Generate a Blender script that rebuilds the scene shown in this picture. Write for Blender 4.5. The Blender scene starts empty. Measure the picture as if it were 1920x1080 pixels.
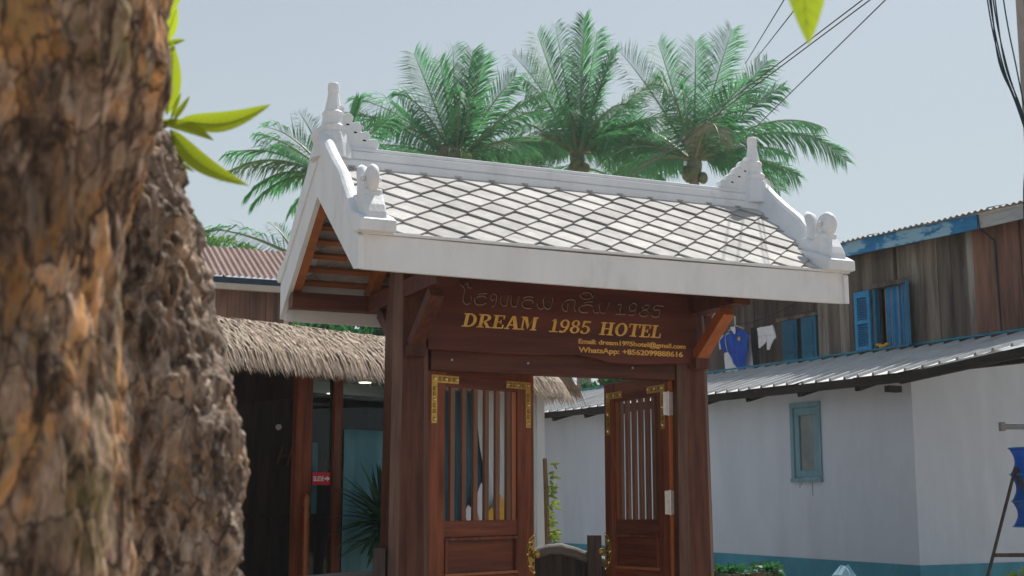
import bpy, bmesh, math, random
from math import sin, cos, pi, radians as R
from mathutils import Vector, Matrix, noise
random.seed(7)
rnd = random.uniform
SC = bpy.context.scene
COL = SC.collection

# ------------------------------------------------------------------ camera, sky, sun, exposure
PITCH = 9.18
cam = bpy.data.cameras.new('camera'); cam.lens = 45.0; cam.sensor_width = 36.0
cam.clip_start = 0.05; cam.clip_end = 4000
cam.dof.use_dof = True; cam.dof.focus_distance = 9.2; cam.dof.aperture_fstop = 4.4
co = bpy.data.objects.new('camera', cam); COL.objects.link(co)
co.location = (0, 0, 1.45); co.rotation_euler = (R(90 + PITCH), 0, 0)
SC.camera = co

SUN_EL, SUN_AZ = 57.0, 28.0          # azimuth clockwise from +Y
W = bpy.data.worlds.new('World'); SC.world = W; W.use_nodes = True
nt = W.node_tree; nt.nodes.clear()
sky = nt.nodes.new('ShaderNodeTexSky'); sky.sky_type = 'NISHITA'; sky.sun_disc = False
sky.sun_elevation = R(SUN_EL); sky.sun_rotation = R(SUN_AZ)
sky.air_density = 1.0; sky.dust_density = 2.2; sky.ozone_density = 1.3; sky.altitude = 200
hs = nt.nodes.new('ShaderNodeHueSaturation'); hs.inputs['Saturation'].default_value = 0.95
bg = nt.nodes.new('ShaderNodeBackground'); bg.inputs['Strength'].default_value = 0.075
wo = nt.nodes.new('ShaderNodeOutputWorld')
nt.links.new(sky.outputs[0], hs.inputs['Color']); 
hz = nt.nodes.new('ShaderNodeMix'); hz.data_type = 'RGBA'; hz.inputs[0].default_value = 0.55      # haze pale near the horizon, thinned overhead so bluer sky cools the shade
hz.inputs[7].default_value = (6.15, 6.95, 7.2, 1)
tcw = nt.nodes.new('ShaderNodeTexCoord'); spx = nt.nodes.new('ShaderNodeSeparateXYZ'); mrw = nt.nodes.new('ShaderNodeMapRange')
mrw.inputs[1].default_value = 0.25; mrw.inputs[2].default_value = 0.85; mrw.inputs[3].default_value = 0.72; mrw.inputs[4].default_value = 0.15
nt.links.new(tcw.outputs['Generated'], spx.inputs[0]); nt.links.new(spx.outputs['Z'], mrw.inputs[0]); nt.links.new(mrw.outputs[0], hz.inputs[0])
nt.links.new(hs.outputs[0], hz.inputs[6]); nt.links.new(hz.outputs[2], bg.inputs['Color'])
nt.links.new(bg.outputs[0], wo.inputs[0])
sl = bpy.data.lights.new('sun', 'SUN'); sl.energy = 4.8; sl.angle = R(0.6); sl.color = (1.0, 0.95, 0.87)
so = bpy.data.objects.new('sun', sl); COL.objects.link(so)
S = Vector((sin(R(SUN_AZ)) * cos(R(SUN_EL)), cos(R(SUN_AZ)) * cos(R(SUN_EL)), sin(R(SUN_EL))))
so.rotation_euler = (-S).to_track_quat('-Z', 'Y').to_euler()
VS = SC.view_settings
VS.view_transform = 'Standard'; VS.look = 'None'; VS.gamma = 1.0; VS.use_curve_mapping = False
VS.exposure = 0.36
SC.cycles.max_bounces = 8; SC.cycles.transparent_max_bounces = 16

# ------------------------------------------------------------------ materials
def ramp(n, stops):
    el = n.color_ramp.elements
    while len(el) < len(stops): el.new(0.5)
    for e, (p, c) in zip(el, stops): e.position = p; e.color = (*c, 1)

def mat(name, c1, c2=None, rough=0.6, metal=0.0, scale=4.0, st=(1, 1, 1), detail=6, lo=0.35, hi=0.65, bump=0.0, bscale=None,
        bdist=0.01, var=0.0, spec=0.4, c3=None, patch=None, coat=0.0, transl=0.0, tcol=None, coord='Object'):
    """noise between two colours; optional large patches of a third colour; per-object value variation"""
    m = bpy.data.materials.new(name); m.use_nodes = True
    t = m.node_tree; N = t.nodes; L = t.links
    b = N['Principled BSDF']; out = N['Material Output']
    b.inputs['Roughness'].default_value = rough; b.inputs['Metallic'].default_value = metal
    b.inputs['Specular IOR Level'].default_value = spec; b.inputs['Coat Weight'].default_value = coat
    tc = N.new('ShaderNodeTexCoord'); mp = N.new('ShaderNodeMapping'); mp.inputs['Scale'].default_value = st
    L.new(tc.outputs[coord], mp.inputs[0])
    vec = mp.outputs[0]
    oi = N.new('ShaderNodeObjectInfo')
    if var:
        ad = N.new('ShaderNodeVectorMath'); ad.operation = 'ADD'
        ml = N.new('ShaderNodeMath'); ml.operation = 'MULTIPLY'; ml.inputs[1].default_value = 37.0
        L.new(oi.outputs['Random'], ml.inputs[0]); L.new(vec, ad.inputs[0]); L.new(ml.outputs[0], ad.inputs[1]); vec = ad.outputs[0]
    nz = N.new('ShaderNodeTexNoise'); nz.inputs['Scale'].default_value = scale; nz.inputs['Detail'].default_value = detail
    nz.inputs['Roughness'].default_value = 0.62
    L.new(vec, nz.inputs['Vector'])
    rp = N.new('ShaderNodeValToRGB'); ramp(rp, [(lo, c1), (hi, c2 or c1)]); L.new(nz.outputs['Fac'], rp.inputs[0])
    col = rp.outputs[0]
    if c3:
        sc, plo, phi = patch
        n2 = N.new('ShaderNodeTexNoise'); n2.inputs['Scale'].default_value = sc; n2.inputs['Detail'].default_value = 8
        n2.inputs['Roughness'].default_value = 0.68; L.new(vec, n2.inputs['Vector'])
        r2 = N.new('ShaderNodeMapRange'); r2.inputs[1].default_value = plo; r2.inputs[2].default_value = phi
        L.new(n2.outputs['Fac'], r2.inputs[0])
        mx = N.new('ShaderNodeMix'); mx.data_type = 'RGBA'; L.new(r2.outputs[0], mx.inputs[0])
        L.new(col, mx.inputs[6]); mx.inputs[7].default_value = (*c3, 1); col = mx.outputs[2]
    if var:
        h = N.new('ShaderNodeHueSaturation'); mr = N.new('ShaderNodeMapRange')
        mr.inputs[3].default_value = 1 - var; mr.inputs[4].default_value = 1 + var
        L.new(oi.outputs['Random'], mr.inputs[0]); L.new(mr.outputs[0], h.inputs['Value']); L.new(col, h.inputs['Color']); col = h.outputs[0]
    L.new(col, b.inputs['Base Color'])
    if bump:
        bn = N.new('ShaderNodeTexNoise'); bn.inputs['Scale'].default_value = bscale or scale * 3; bn.inputs['Detail'].default_value = 5
        L.new(vec, bn.inputs['Vector']); bp = N.new('ShaderNodeBump'); bp.inputs['Strength'].default_value = bump
        bp.inputs['Distance'].default_value = bdist; L.new(bn.outputs['Fac'], bp.inputs['Height']); L.new(bp.outputs[0], b.inputs['Normal'])
    if transl:
        tr = N.new('ShaderNodeBsdfTranslucent'); ms = N.new('ShaderNodeMixShader'); ms.inputs[0].default_value = transl
        if tcol: tr.inputs[0].default_value = (*tcol, 1)
        else: L.new(col, tr.inputs[0])
        L.new(b.outputs[0], ms.inputs[1]); L.new(tr.outputs[0], ms.inputs[2]); L.new(ms.outputs[0], out.inputs[0])
    return m

M = {}
M['white'] = mat('white_paint', (.67, .71, .75), (.74, .775, .81), .6, scale=3, st=(1.5, 1.5, .5), bump=.25, bscale=28, c3=(.50, .51, .51), patch=(2.6, .54, .86), spec=.3)
M['tile'] = mat('cement_tile', (.37, .368, .36), (.50, .49, .475), .85, scale=9, var=.17, bump=.4, bscale=60, bdist=.003, c3=(.30, .30, .285), patch=(6, .52, .80))
M['woodv'] = mat('dark_stained_post', (.055, .018, .012), (.13, .045, .028), .5, scale=3.2, st=(6, 6, .5), var=.12, bump=.35, bscale=9, bdist=.006, c3=(.20, .075, .04), patch=(1.1, .57, .74), spec=.22)
M['skylit_chamfer'] = mat('skylight_tinted_chamfer', (.09, .045, .032), (.19, .105, .075), .6, scale=3.2, st=(6, 6, .5), bump=.35, bscale=9, bdist=.006)  # paler than the post: skylight on the chamfers painted into the colour
M['woodu'] = mat('dark_stained_beam', (.060, .017, .011), (.135, .043, .026), .5, scale=3.2, st=(.5, 6, 6), var=.15, bump=.3, bscale=9, bdist=.005, spec=.22)
M['doorwood'] = mat('varnished_door_wood', (.09, .020, .009), (.235, .064, .024), .45, scale=3, st=(7, 7, .45), var=.2, bump=.2, bscale=8, bdist=.003, spec=.22, coat=.06, c3=(.24, .075, .03), patch=(1.5, .56, .74))
M['doorwoodh'] = mat('varnished_door_rail_wood', (.085, .019, .009), (.20, .052, .022), .45, scale=3, st=(.45, 7, 7), var=.2, bump=.2, bscale=8, bdist=.003, spec=.22, coat=.06, c3=(.21, .065, .028), patch=(1.5, .56, .74))
M['barwood'] = mat('pale_stained_bar_wood', (.14, .065, .04), (.20, .09, .055), .5, scale=4, st=(6, 6, .5), var=.12)
M['orange'] = mat('orange_varnished_wood', (.26, .085, .024), (.38, .13, .038), .45, scale=3, st=(.5, 6, 6), var=.15, bump=.2)
M['orangev'] = mat('orange_varnish_and_bounce', (.27, .075, .018), (.37, .11, .03), .4, scale=3, st=(6, 6, .5), var=.1, coat=.2)
M['sign'] = mat('dark_red_sign_wood', (.062, .016, .011), (.13, .034, .023), .42, scale=2.0, st=(.45, 5, 5), bump=.25, bscale=6, bdist=.004, spec=.2, c3=(.14, .042, .028), patch=(.9, .5, .75))
M['gold'] = mat('gold_paint', (.62, .35, .055), (.82, .52, .13), .42, metal=.15, scale=14)
M['dimgold'] = mat('dull_gold_letter', (.10, .065, .02), (.15, .10, .03), .6, scale=14)
M['brass'] = mat('brass', (.42, .25, .05), (.60, .38, .09), .38, metal=.6, scale=30, bump=.3, bscale=80, bdist=.002)
M['brassdk'] = mat('tarnished_brass', (.09, .05, .012), (.16, .09, .02), .5, metal=.5, scale=30)
M['stud'] = mat('bright_brass_stud', (.75, .6, .32), None, .22, metal=.8)
M['steel'] = mat('brushed_steel', (.55, .53, .5), (.68, .66, .62), .42, metal=.5, scale=30)
M['carve'] = mat('carved_groove', (.012, .008, .007), (.03, .018, .014), .7, scale=20)
M['lip'] = mat('catch_light_and_stripe_tan', (.30, .19, .12), (.42, .29, .19), .6, scale=20)  # painted catch light of the carved strokes, also the curtain stripes
M['teal'] = mat('turquoise_paint', (.018, .185, .29), (.038, .255, .36), .6, scale=2.2, bump=.2, bscale=18, c3=(.018, .15, .2), patch=(1.4, .5, .7))
M['wall'] = mat('pale_blue_white_wall', (.45, .525, .62), (.51, .585, .675), .85, scale=1.1, st=(1.6, 1.6, .55), bump=.3, bscale=26, bdist=.004, c3=(.40, .465, .54), patch=(1.2, .46, .80))
M['bluewin'] = mat('grey_blue_window_paint', (.10, .23, .30), (.15, .30, .37), .55, scale=6, st=(3, 3, .6), bump=.2)
M['shutter'] = mat('blue_shutter_paint', (.010, .165, .37), (.025, .25, .48), .55, scale=7, bump=.2, var=.1)
M['bluedoor'] = mat('deep_blue_door_paint', (.012, .13, .24), (.022, .17, .3), .55, scale=7, bump=.2, var=.1)
M['peel'] = mat('peeling_blue_paint', (.010, .12, .30), (.02, .22, .44), .65, scale=9, st=(.6, 1, 1.6), c3=(.24, .42, .54), patch=(3.0, .50, .545), bump=.35)
M['fasciagrey'] = mat('weathered_grey_board', (.30, .32, .33), (.40, .42, .43), .8, scale=8, st=(.6, 5, 5), bump=.3)
M['plank'] = mat('weathered_grey_plank', (.055, .043, .035), (.25, .205, .165), .85, scale=2.3, st=(5, 5, .45), lo=.3, hi=.75, var=.45, bump=.5, bscale=7, bdist=.006, c3=(.27, .28, .25), patch=(.9, .54, .70))
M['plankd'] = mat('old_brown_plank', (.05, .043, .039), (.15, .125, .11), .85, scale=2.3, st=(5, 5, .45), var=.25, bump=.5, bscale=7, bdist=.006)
M['plankr'] = mat('reddish_plank', (.085, .042, .03), (.25, .125, .085), .75, scale=2.2, st=(5, 5, .4), var=.2, bump=.4, bscale=7, bdist=.005)
M['zinc'] = mat('galvanised_sheet', (.46, .47, .48), (.62, .63, .63), .6, metal=.0, scale=2.5, st=(4, .6, 1), c3=(.36, .34, .32), patch=(2, .56, .8))
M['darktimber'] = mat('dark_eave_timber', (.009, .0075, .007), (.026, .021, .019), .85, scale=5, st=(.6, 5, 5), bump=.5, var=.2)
M['redroof'] = mat('rusty_red_sheet', (.125, .070, .060), (.21, .128, .112), .75, scale=3, st=(4, .6, 1), c3=(.13, .07, .06), patch=(1.6, .5, .75))
M['thatch'] = mat('dry_thatch', (.25, .178, .128), (.50, .405, .32), .85, scale=22, st=(1, 1, .25), lo=.3, hi=.7, c3=(.56, .50, .44), patch=(30, .52, .66))
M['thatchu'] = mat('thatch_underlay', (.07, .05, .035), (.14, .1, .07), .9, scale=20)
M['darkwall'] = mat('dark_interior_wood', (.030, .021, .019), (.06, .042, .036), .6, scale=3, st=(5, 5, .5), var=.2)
M['ceil'] = mat('white_ceiling', (.7, .72, .72), None, .8)
M['tealcloth'] = mat('teal_panel', (.06, .20, .25), (.12, .29, .34), .8, scale=1.6, st=(3, 3, .5), c3=(.16, .37, .42), patch=(1.2, .5, .75))
M['curtain'] = mat('white_curtain', (.70, .80, .84), (.80, .88, .92), .85, scale=4, st=(4, 4, .3), transl=.3)
M['curtaint'] = mat('dark_teal_curtain', (.03, .11, .15), (.06, .19, .25), .85, scale=4, st=(4, 4, .3))
M['railgrey'] = mat('dull_grey_rail', (.13, .14, .14), (.19, .20, .20), .6, scale=8)
M['bark'] = None
M['concrete'] = mat('grey_concrete', (.28, .26, .24), (.38, .35, .33), .85, scale=6, bump=.3)
M['ground'] = mat('dusty_earth_yard', (.31, .235, .175), (.43, .345, .275), .9, scale=1.3, detail=10, bump=.3, bscale=12, c3=(.26, .20, .15), patch=(.25, .45, .7))
M['frond'] = mat('palm_frond', (.022, .115, .060), (.080, .25, .115), .6, scale=2.5, var=.3, spec=.25, transl=.4, tcol=(.12, .42, .15))
M['frondy'] = mat('yellowed_frond', (.08, .20, .06), (.17, .30, .10), .6, scale=2.5, var=.2, spec=.25, transl=.35)
M['frondb'] = mat('dry_brown_frond', (.12, .15, .09), (.2, .22, .14), .7, scale=4, var=.2, transl=.2)
M['rachis'] = mat('frond_stalk', (.12, .17, .07), (.22, .24, .12), .5, scale=4)
M['palmbark'] = mat('grey_palm_bark', (.12, .115, .105), (.24, .225, .2), .9, scale=5, st=(1, 1, 4), bump=.6)
M['coconut'] = mat('green_coconut', (.05, .10, .03), (.11, .14, .045), .5, scale=4)
M['leafd'] = mat('dark_tree_leaf', (.015, .075, .035), (.045, .15, .06), .5, scale=1.2, spec=.4, transl=.35, tcol=(.05, .22, .06), coord='Object')
M['leafl'] = mat('bright_tree_leaf', (.06, .17, .035), (.13, .27, .06), .5, scale=1.2, transl=.4, tcol=(.2, .4, .06))
M['leafy'] = mat('yellow_green_leaf', (.16, .28, .015), (.28, .40, .03), .42, scale=9, st=(1, 1, 1), transl=.5, tcol=(.50, .64, .03), spec=.4)
M['leafrib'] = mat('pale_leaf_rib', (.30, .38, .10), (.36, .42, .14), .5, scale=8, transl=.3)
M['vineleaf'] = mat('vine_leaf', (.14, .24, .03), (.3, .40, .07), .5, scale=8, transl=.4, tcol=(.4, .5, .08))
M['twig'] = mat('brown_twig', (.10, .065, .03), (.16, .11, .05), .8, scale=10)
M['bamboo'] = mat('dry_bamboo', (.20, .12, .055), (.30, .19, .09), .6, scale=6, st=(4, 4, .8))
M['yucca'] = mat('yucca_leaf', (.010, .055, .032), (.04, .15, .075), .6, scale=3, var=.5, spec=.2)
M['oldrail'] = mat('weathered_log_slab', (.075, .068, .06), (.20, .185, .165), .85, scale=3, st=(.8, 6, 6), bump=.6, bscale=8)
M['oldplank'] = mat('dark_fence_plank', (.022, .016, .014), (.07, .05, .042), .8, scale=3, st=(6, 6, .5), var=.25, bump=.5)
M['blueshirt'] = mat('blue_jersey', (.010, .055, .34), (.018, .09, .46), .75, scale=6, bump=.2)
M['whitecloth'] = mat('white_cloth', (.62, .64, .66), (.74, .75, .77), .85, scale=6, bump=.2)
M['blackcloth'] = mat('black_cloth', (.012, .013, .015), (.022, .023, .026), .9, scale=6)
M['wire'] = mat('black_cable', (.02, .022, .025), None, .6)
M['bluecable'] = mat('dark_blue_cable', (.012, .03, .04), (.02, .05, .065), .6, scale=5)
M['blacksteel'] = mat('black_painted_steel', (.02, .018, .017), (.05, .042, .038), .6, scale=12)
M['net'] = mat('blue_nylon_net', (.008, .085, .38), (.014, .13, .50), .6, scale=30, transl=.35, tcol=(.02, .2, .7))
M['pot'] = mat('clay_pot', (.11, .085, .07), (.19, .15, .125), .85, scale=8, bump=.4)
M['bag'] = mat('pale_blue_plastic', (.20, .42, .55), (.32, .52, .63), .4, scale=8)
M['foil'] = mat('blue_foil', (.01, .09, .55), (.02, .16, .8), .2, metal=.7, scale=12)
M['red'] = mat('red_sticker', (.55, .012, .02), None, .45)
M['printw'] = mat('white_print', (.75, .75, .75), None, .6)
M['yellow'] = mat('golden_yellow_print', (.62, .32, .02), (.7, .4, .04), .6, scale=8)
M['lilac'] = mat('pale_lilac_print', (.6, .62, .72), (.72, .73, .8), .6, scale=8)
M['navy'] = mat('navy_gap_board', (.02, .035, .07), (.035, .055, .10), .7, scale=6)
M['cream'] = mat('cream_trim', (.42, .37, .31), (.5, .45, .38), .7, scale=5)
M['dimpane'] = mat('dusty_window_glass', (.06, .085, .095), (.14, .17, .175), .18, scale=3.5, spec=.6)

def glass_mat():
    m = bpy.data.materials.new('clear_glass'); m.use_nodes = True; t = m.node_tree; t.nodes.remove(t.nodes['Principled BSDF'])
    a = t.nodes.new('ShaderNodeBsdfTransparent'); a.inputs[0].default_value = (.80, .88, .88, 1)
    g = t.nodes.new('ShaderNodeBsdfGlossy'); g.inputs['Roughness'].default_value = .02
    f = t.nodes.new('ShaderNodeFresnel'); f.inputs[0].default_value = 1.22
    x = t.nodes.new('ShaderNodeMixShader'); t.links.new(f.outputs[0], x.inputs[0]); t.links.new(a.outputs[0], x.inputs[1]); t.links.new(g.outputs[0], x.inputs[2])
    t.links.new(x.outputs[0], t.nodes['Material Output'].inputs[0]); return m
M['glass'] = glass_mat()
def emit_mat(name, c, s):
    m = bpy.data.materials.new(name); m.use_nodes = True; b = m.node_tree.nodes['Principled BSDF']
    b.inputs['Emission Color'].default_value = (*c, 1); b.inputs['Emission Strength'].default_value = s; return m
M['lamp'] = emit_mat('lit_lamp', (1, .86, .66), 3.0)

def bark_mat(name, moss, orange, plate=16, tones=((.042, .029, .022), (.20, .132, .092), (.42, .31, .23)), crack=.05):
    m = bpy.data.materials.new(name); m.use_nodes = True; t = m.node_tree; N = t.nodes; L = t.links; b = N['Principled BSDF']
    b.inputs['Roughness'].default_value = .9; b.inputs['Specular IOR Level'].default_value = .2
    tc = N.new('ShaderNodeTexCoord'); mp = N.new('ShaderNodeMapping'); mp.inputs['Scale'].default_value = (1, 1, .42); L.new(tc.outputs['Object'], mp.inputs[0])
    def nz(s, d=8, r=.65):
        n = N.new('ShaderNodeTexNoise'); n.inputs['Scale'].default_value = s; n.inputs['Detail'].default_value = d; n.inputs['Roughness'].default_value = r
        n.inputs['Distortion'].default_value = .6; L.new(mp.outputs[0], n.inputs['Vector']); return n.outputs['Fac']
    r1 = N.new('ShaderNodeValToRGB'); ramp(r1, [(.36, tones[0]), (.49, tones[1]), (.64, tones[2])]); L.new(nz(26, 9, .72), r1.inputs[0])
    # scaly plates: every cell its own tone, dark cracks between
    wn = N.new('ShaderNodeTexNoise'); wn.inputs['Scale'].default_value = 14; wn.inputs['Detail'].default_value = 6; L.new(mp.outputs[0], wn.inputs['Vector'])
    wm = N.new('ShaderNodeVectorMath'); wm.operation = 'SCALE'; wm.inputs['Scale'].default_value = .09; L.new(wn.outputs['Color'], wm.inputs[0])
    wa = N.new('ShaderNodeVectorMath'); wa.operation = 'ADD'; L.new(mp.outputs[0], wa.inputs[0]); L.new(wm.outputs[0], wa.inputs[1])
    def vor(scale, feat):
        v = N.new('ShaderNodeTexVoronoi'); v.feature = feat; v.inputs['Scale'].default_value = scale; L.new(wa.outputs[0], v.inputs['Vector']); return v
    cell = vor(plate, 'F1'); edge = vor(plate, 'DISTANCE_TO_EDGE')
    sp = N.new('ShaderNodeSeparateColor'); L.new(cell.outputs['Color'], sp.inputs[0])
    vr = N.new('ShaderNodeMapRange'); vr.inputs[3].default_value = .55; vr.inputs[4].default_value = 1.35; L.new(sp.outputs[0], vr.inputs[0])
    hv = N.new('ShaderNodeHueSaturation'); L.new(vr.outputs[0], hv.inputs['Value'])
    def layer(col, fac, lo, hi, c):
        q = N.new('ShaderNodeMapRange'); q.inputs[1].default_value = lo; q.inputs[2].default_value = hi; L.new(fac, q.inputs[0])
        x = N.new('ShaderNodeMix'); x.data_type = 'RGBA'; L.new(q.outputs[0], x.inputs[0]); L.new(col, x.inputs[6]); x.inputs[7].default_value = (*c, 1); return x.outputs[2]
    col = layer(r1.outputs[0], nz(10.5, 10, .74), .515, .60, orange)
    col = layer(col, nz(14.1, 9, .7), .57, .70, (.46, .37, .30))
    if moss: col = layer(col, nz(3.7, 9, .75), .55, .70, (.15, .145, .045))
    L.new(col, hv.inputs['Color']); col = hv.outputs[0]
    col = layer(col, nz(11.3, 8, .7), .57, .66, (.04, .028, .021))
    ew = N.new('ShaderNodeMath'); ew.operation = 'MULTIPLY_ADD'; ew.inputs[1].default_value = .11; ew.inputs[2].default_value = -.045      # cracks open and close
    L.new(nz(8.3, 5, .6), ew.inputs[0]); ed = N.new('ShaderNodeMath'); ed.operation = 'SUBTRACT'; L.new(edge.outputs['Distance'], ed.inputs[0]); L.new(ew.outputs[0], ed.inputs[1])
    col = layer(col, ed.outputs[0], crack, -.015, (.045, .031, .024))
    L.new(col, b.inputs['Base Color'])
    bp = N.new('ShaderNodeBump'); bp.inputs['Strength'].default_value = .9; bp.inputs['Distance'].default_value = .012
    L.new(nz(38, 8, .7), bp.inputs['Height']); L.new(bp.outputs[0], b.inputs['Normal']); return m
M['bark'] = bark_mat('flaking_orange_bark', True, (.50, .265, .11))
M['bark2'] = bark_mat('rough_brown_bark', False, (.40, .275, .185), 22, ((.062, .047, .038), (.225, .17, .135), (.48, .395, .325)), .03)

# ------------------------------------------------------------------ mesh builder
class MB:
    def __init__(s): s.v = []; s.f = []; s.mi = []; s.cur = 0
    def poly(s, pts, face=None):
        n = len(s.v); s.v += [tuple(p) for p in pts]
        for f in (face or [range(len(pts))]): s.f.append(tuple(n + i for i in f)); s.mi.append(s.cur)
    def hexa(s, p):            # 8 corners: bottom 4 ccw, top 4 ccw
        s.poly(p, [(3, 2, 1, 0), (4, 5, 6, 7), (0, 1, 5, 4), (1, 2, 6, 5), (2, 3, 7, 6), (3, 0, 4, 7)])
    def box(s, x0, x1, y0, y1, z0, z1):
        s.hexa([(x0, y0, z0), (x1, y0, z0), (x1, y1, z0), (x0, y1, z0), (x0, y0, z1), (x1, y0, z1), (x1, y1, z1), (x0, y1, z1)])
    def bar(s, a, b, w, h, up=(0, 0, 1)):
        a = Vector(a); b = Vector(b); d = (b - a).normalized(); sd = d.cross(Vector(up)).normalized() * w / 2; u = sd.cross(d).normalized() * h / 2
        s.hexa([a - sd - u, a + sd - u, b + sd - u, b - sd - u, a - sd + u, a + sd + u, b + sd + u, b - sd + u])
    def tube(s, pts, rad, n=8, cap=True, flat=1.0):
        pts = [Vector(p) for p in pts]; k = len(pts)
        if not hasattr(rad, '__len__'): rad = [rad] * k
        base = len(s.v); ref = None
        for i, p in enumerate(pts):
            d = (pts[min(i + 1, k - 1)] - pts[max(i - 1, 0)]).normalized()
            if ref is None: ref = Vector((0, 0, 1)) if abs(d.z) < .9 else Vector((1, 0, 0))
            x = d.cross(ref).normalized(); y = x.cross(d).normalized(); ref = y
            for j in range(n):
                a = 2 * pi * j / n; s.v.append(tuple(p + x * cos(a) * rad[i] + y * sin(a) * rad[i] * flat))
        for i in range(k - 1):
            for j in range(n):
                a = base + i * n + j; b2 = base + i * n + (j + 1) % n
                s.f.append((a, b2, b2 + n, a + n)); s.mi.append(s.cur)
        if cap:
            s.f.append(tuple(base + j for j in reversed(range(n)))); s.mi.append(s.cur)
            s.f.append(tuple(base + (k - 1) * n + j for j in range(n))); s.mi.append(s.cur)
    def lathe(s, c, prof, n=16, sq=False):          # prof = [(r, z)]
        base = len(s.v)
        for r, z in prof:
            for j in range(n):
                a = 2 * pi * (j + .5) / n
                q = 1.0
                if sq: q = 1 / max(abs(cos(a)), abs(sin(a)))
                s.v.append((c[0] + r * q * cos(a), c[1] + r * q * sin(a), c[2] + z))
        for i in range(len(prof) - 1):
            for j in range(n):
                a = base + i * n + j; b2 = base + i * n + (j + 1) % n
                s.f.append((a, b2, b2 + n, a + n)); s.mi.append(s.cur)
        s.f.append(tuple(base + j for j in reversed(range(n)))); s.mi.append(s.cur)
        s.f.append(tuple(base + (len(prof) - 1) * n + j for j in range(n))); s.mi.append(s.cur)
    def prism(s, out, fn, d0, d1):                  # out: 2-D outline, fn(a, b, d) -> point
        n = len(out); base = len(s.v)
        s.v += [tuple(fn(a, b, d0)) for a, b in out] + [tuple(fn(a, b, d1)) for a, b in out]
        s.f.append(tuple(base + i for i in reversed(range(n)))); s.mi.append(s.cur)
        s.f.append(tuple(base + n + i for i in range(n))); s.mi.append(s.cur)
        for i in range(n):
            j = (i + 1) % n; s.f.append((base + i, base + j, base + n + j, base + n + i)); s.mi.append(s.cur)
    def sphere(s, c, r, n=10, m=6, sc=(1, 1, 1)):
        prof = [(max(1e-4, r * sin(pi * i / m)), -r * cos(pi * i / m)) for i in range(m + 1)]
        k = len(s.v); s.lathe((0, 0, 0), prof, n)
        for i in range(k, len(s.v)): v = s.v[i]; s.v[i] = (c[0] + v[0] * sc[0], c[1] + v[1] * sc[1], c[2] + v[2] * sc[2])
    def mesh(s, name, m, smooth=False):
        me = bpy.data.meshes.new(name); me.from_pydata(s.v, [], s.f); me.update()
        for x in (m if isinstance(m, (list, tuple)) else [m]): me.materials.append(x)
        if isinstance(m, (list, tuple)): me.polygons.foreach_set('material_index', s.mi)
        bm = bmesh.new(); bm.from_mesh(me); bmesh.ops.recalc_face_normals(bm, faces=bm.faces[:]); bm.to_mesh(me); bm.free()
        if smooth: me.polygons.foreach_set('use_smooth', [True] * len(me.polygons))
        return me
    def build(s, name, m, parent=None, smooth=False, bevel=0.0, kind=None, loc=None):
        return link(name, s.mesh(name, m, smooth), parent, bevel, kind, loc)

def link(name, me, parent=None, bevel=0.0, kind=None, loc=None):
    o = bpy.data.objects.new(name, me); COL.objects.link(o)
    if parent is not None: o.parent = parent
    if loc is not None: o.location = loc
    if bevel:
        b = o.modifiers.new('bevel', 'BEVEL'); b.width = bevel; b.segments = 2; b.limit_method = 'ANGLE'; b.angle_limit = R(40)
    if kind: o['kind'] = kind
    return o
def empty(name, loc=(0, 0, 0), rz=0.0, parent=None):
    o = bpy.data.objects.new(name, None); COL.objects.link(o); o.location = loc; o.rotation_euler = (0, 0, rz); o.parent = parent; o.empty_display_size = .1
    return o
def tag(o, label, cat, group=None):
    o['label'] = label; o['category'] = cat
    if group: o['group'] = group
    return o
def text_mesh(name, body, size, m, parent, loc, rot=(pi / 2, 0, 0), ext=.002, shear=0.0, off=0.0, width=None, sx=1.0, align='LEFT'):
    c = bpy.data.curves.new(name, 'FONT'); c.body = body; c.size = size; c.extrude = ext; c.shear = shear; c.offset = off; c.align_x = align
    t = bpy.data.objects.new(name, c); COL.objects.link(t); bpy.context.view_layer.update()
    me = bpy.data.meshes.new_from_object(t.evaluated_get(bpy.context.evaluated_depsgraph_get())); bpy.data.objects.remove(t)
    xs = [v.co.x for v in me.vertices]
    if width: sx = width / (max(xs) - min(xs))
    x0 = min(xs) if align == 'LEFT' else 0
    for v in me.vertices: v.co.x = (v.co.x - x0) * sx
    me.materials.clear(); me.materials.append(m); me.name = name
    o = link(name, me, parent, loc=loc); o.rotation_euler = rot; return o
def jit(a): return rnd(-a, a)

# ------------------------------------------------------------------ ground
g = MB(); n = 40
for i in range(n):
    for j in range(n):
        pass
g.poly([(-600, -600, 0), (600, -600, 0), (600, 1500, 0), (-600, 1500, 0)])
g.build('ground', M['ground'], kind='structure')

# haze: one closed box of thin even air
HZ = True
if HZ:
    hm = bpy.data.materials.new('haze'); hm.use_nodes = True; ht = hm.node_tree; ht.nodes.remove(ht.nodes['Principled BSDF'])
    pv = ht.nodes.new('ShaderNodeVolumePrincipled'); pv.inputs['Density'].default_value = .0010; pv.inputs['Color'].default_value = (.86, .93, .97, 1); pv.inputs['Anisotropy'].default_value = .2
    ht.links.new(pv.outputs[0], ht.nodes['Material Output'].inputs['Volume'])
    g = MB(); g.box(-620, 620, -620, 1520, -1.0, 17.0); g.build('haze', hm, kind='stuff')

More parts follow.
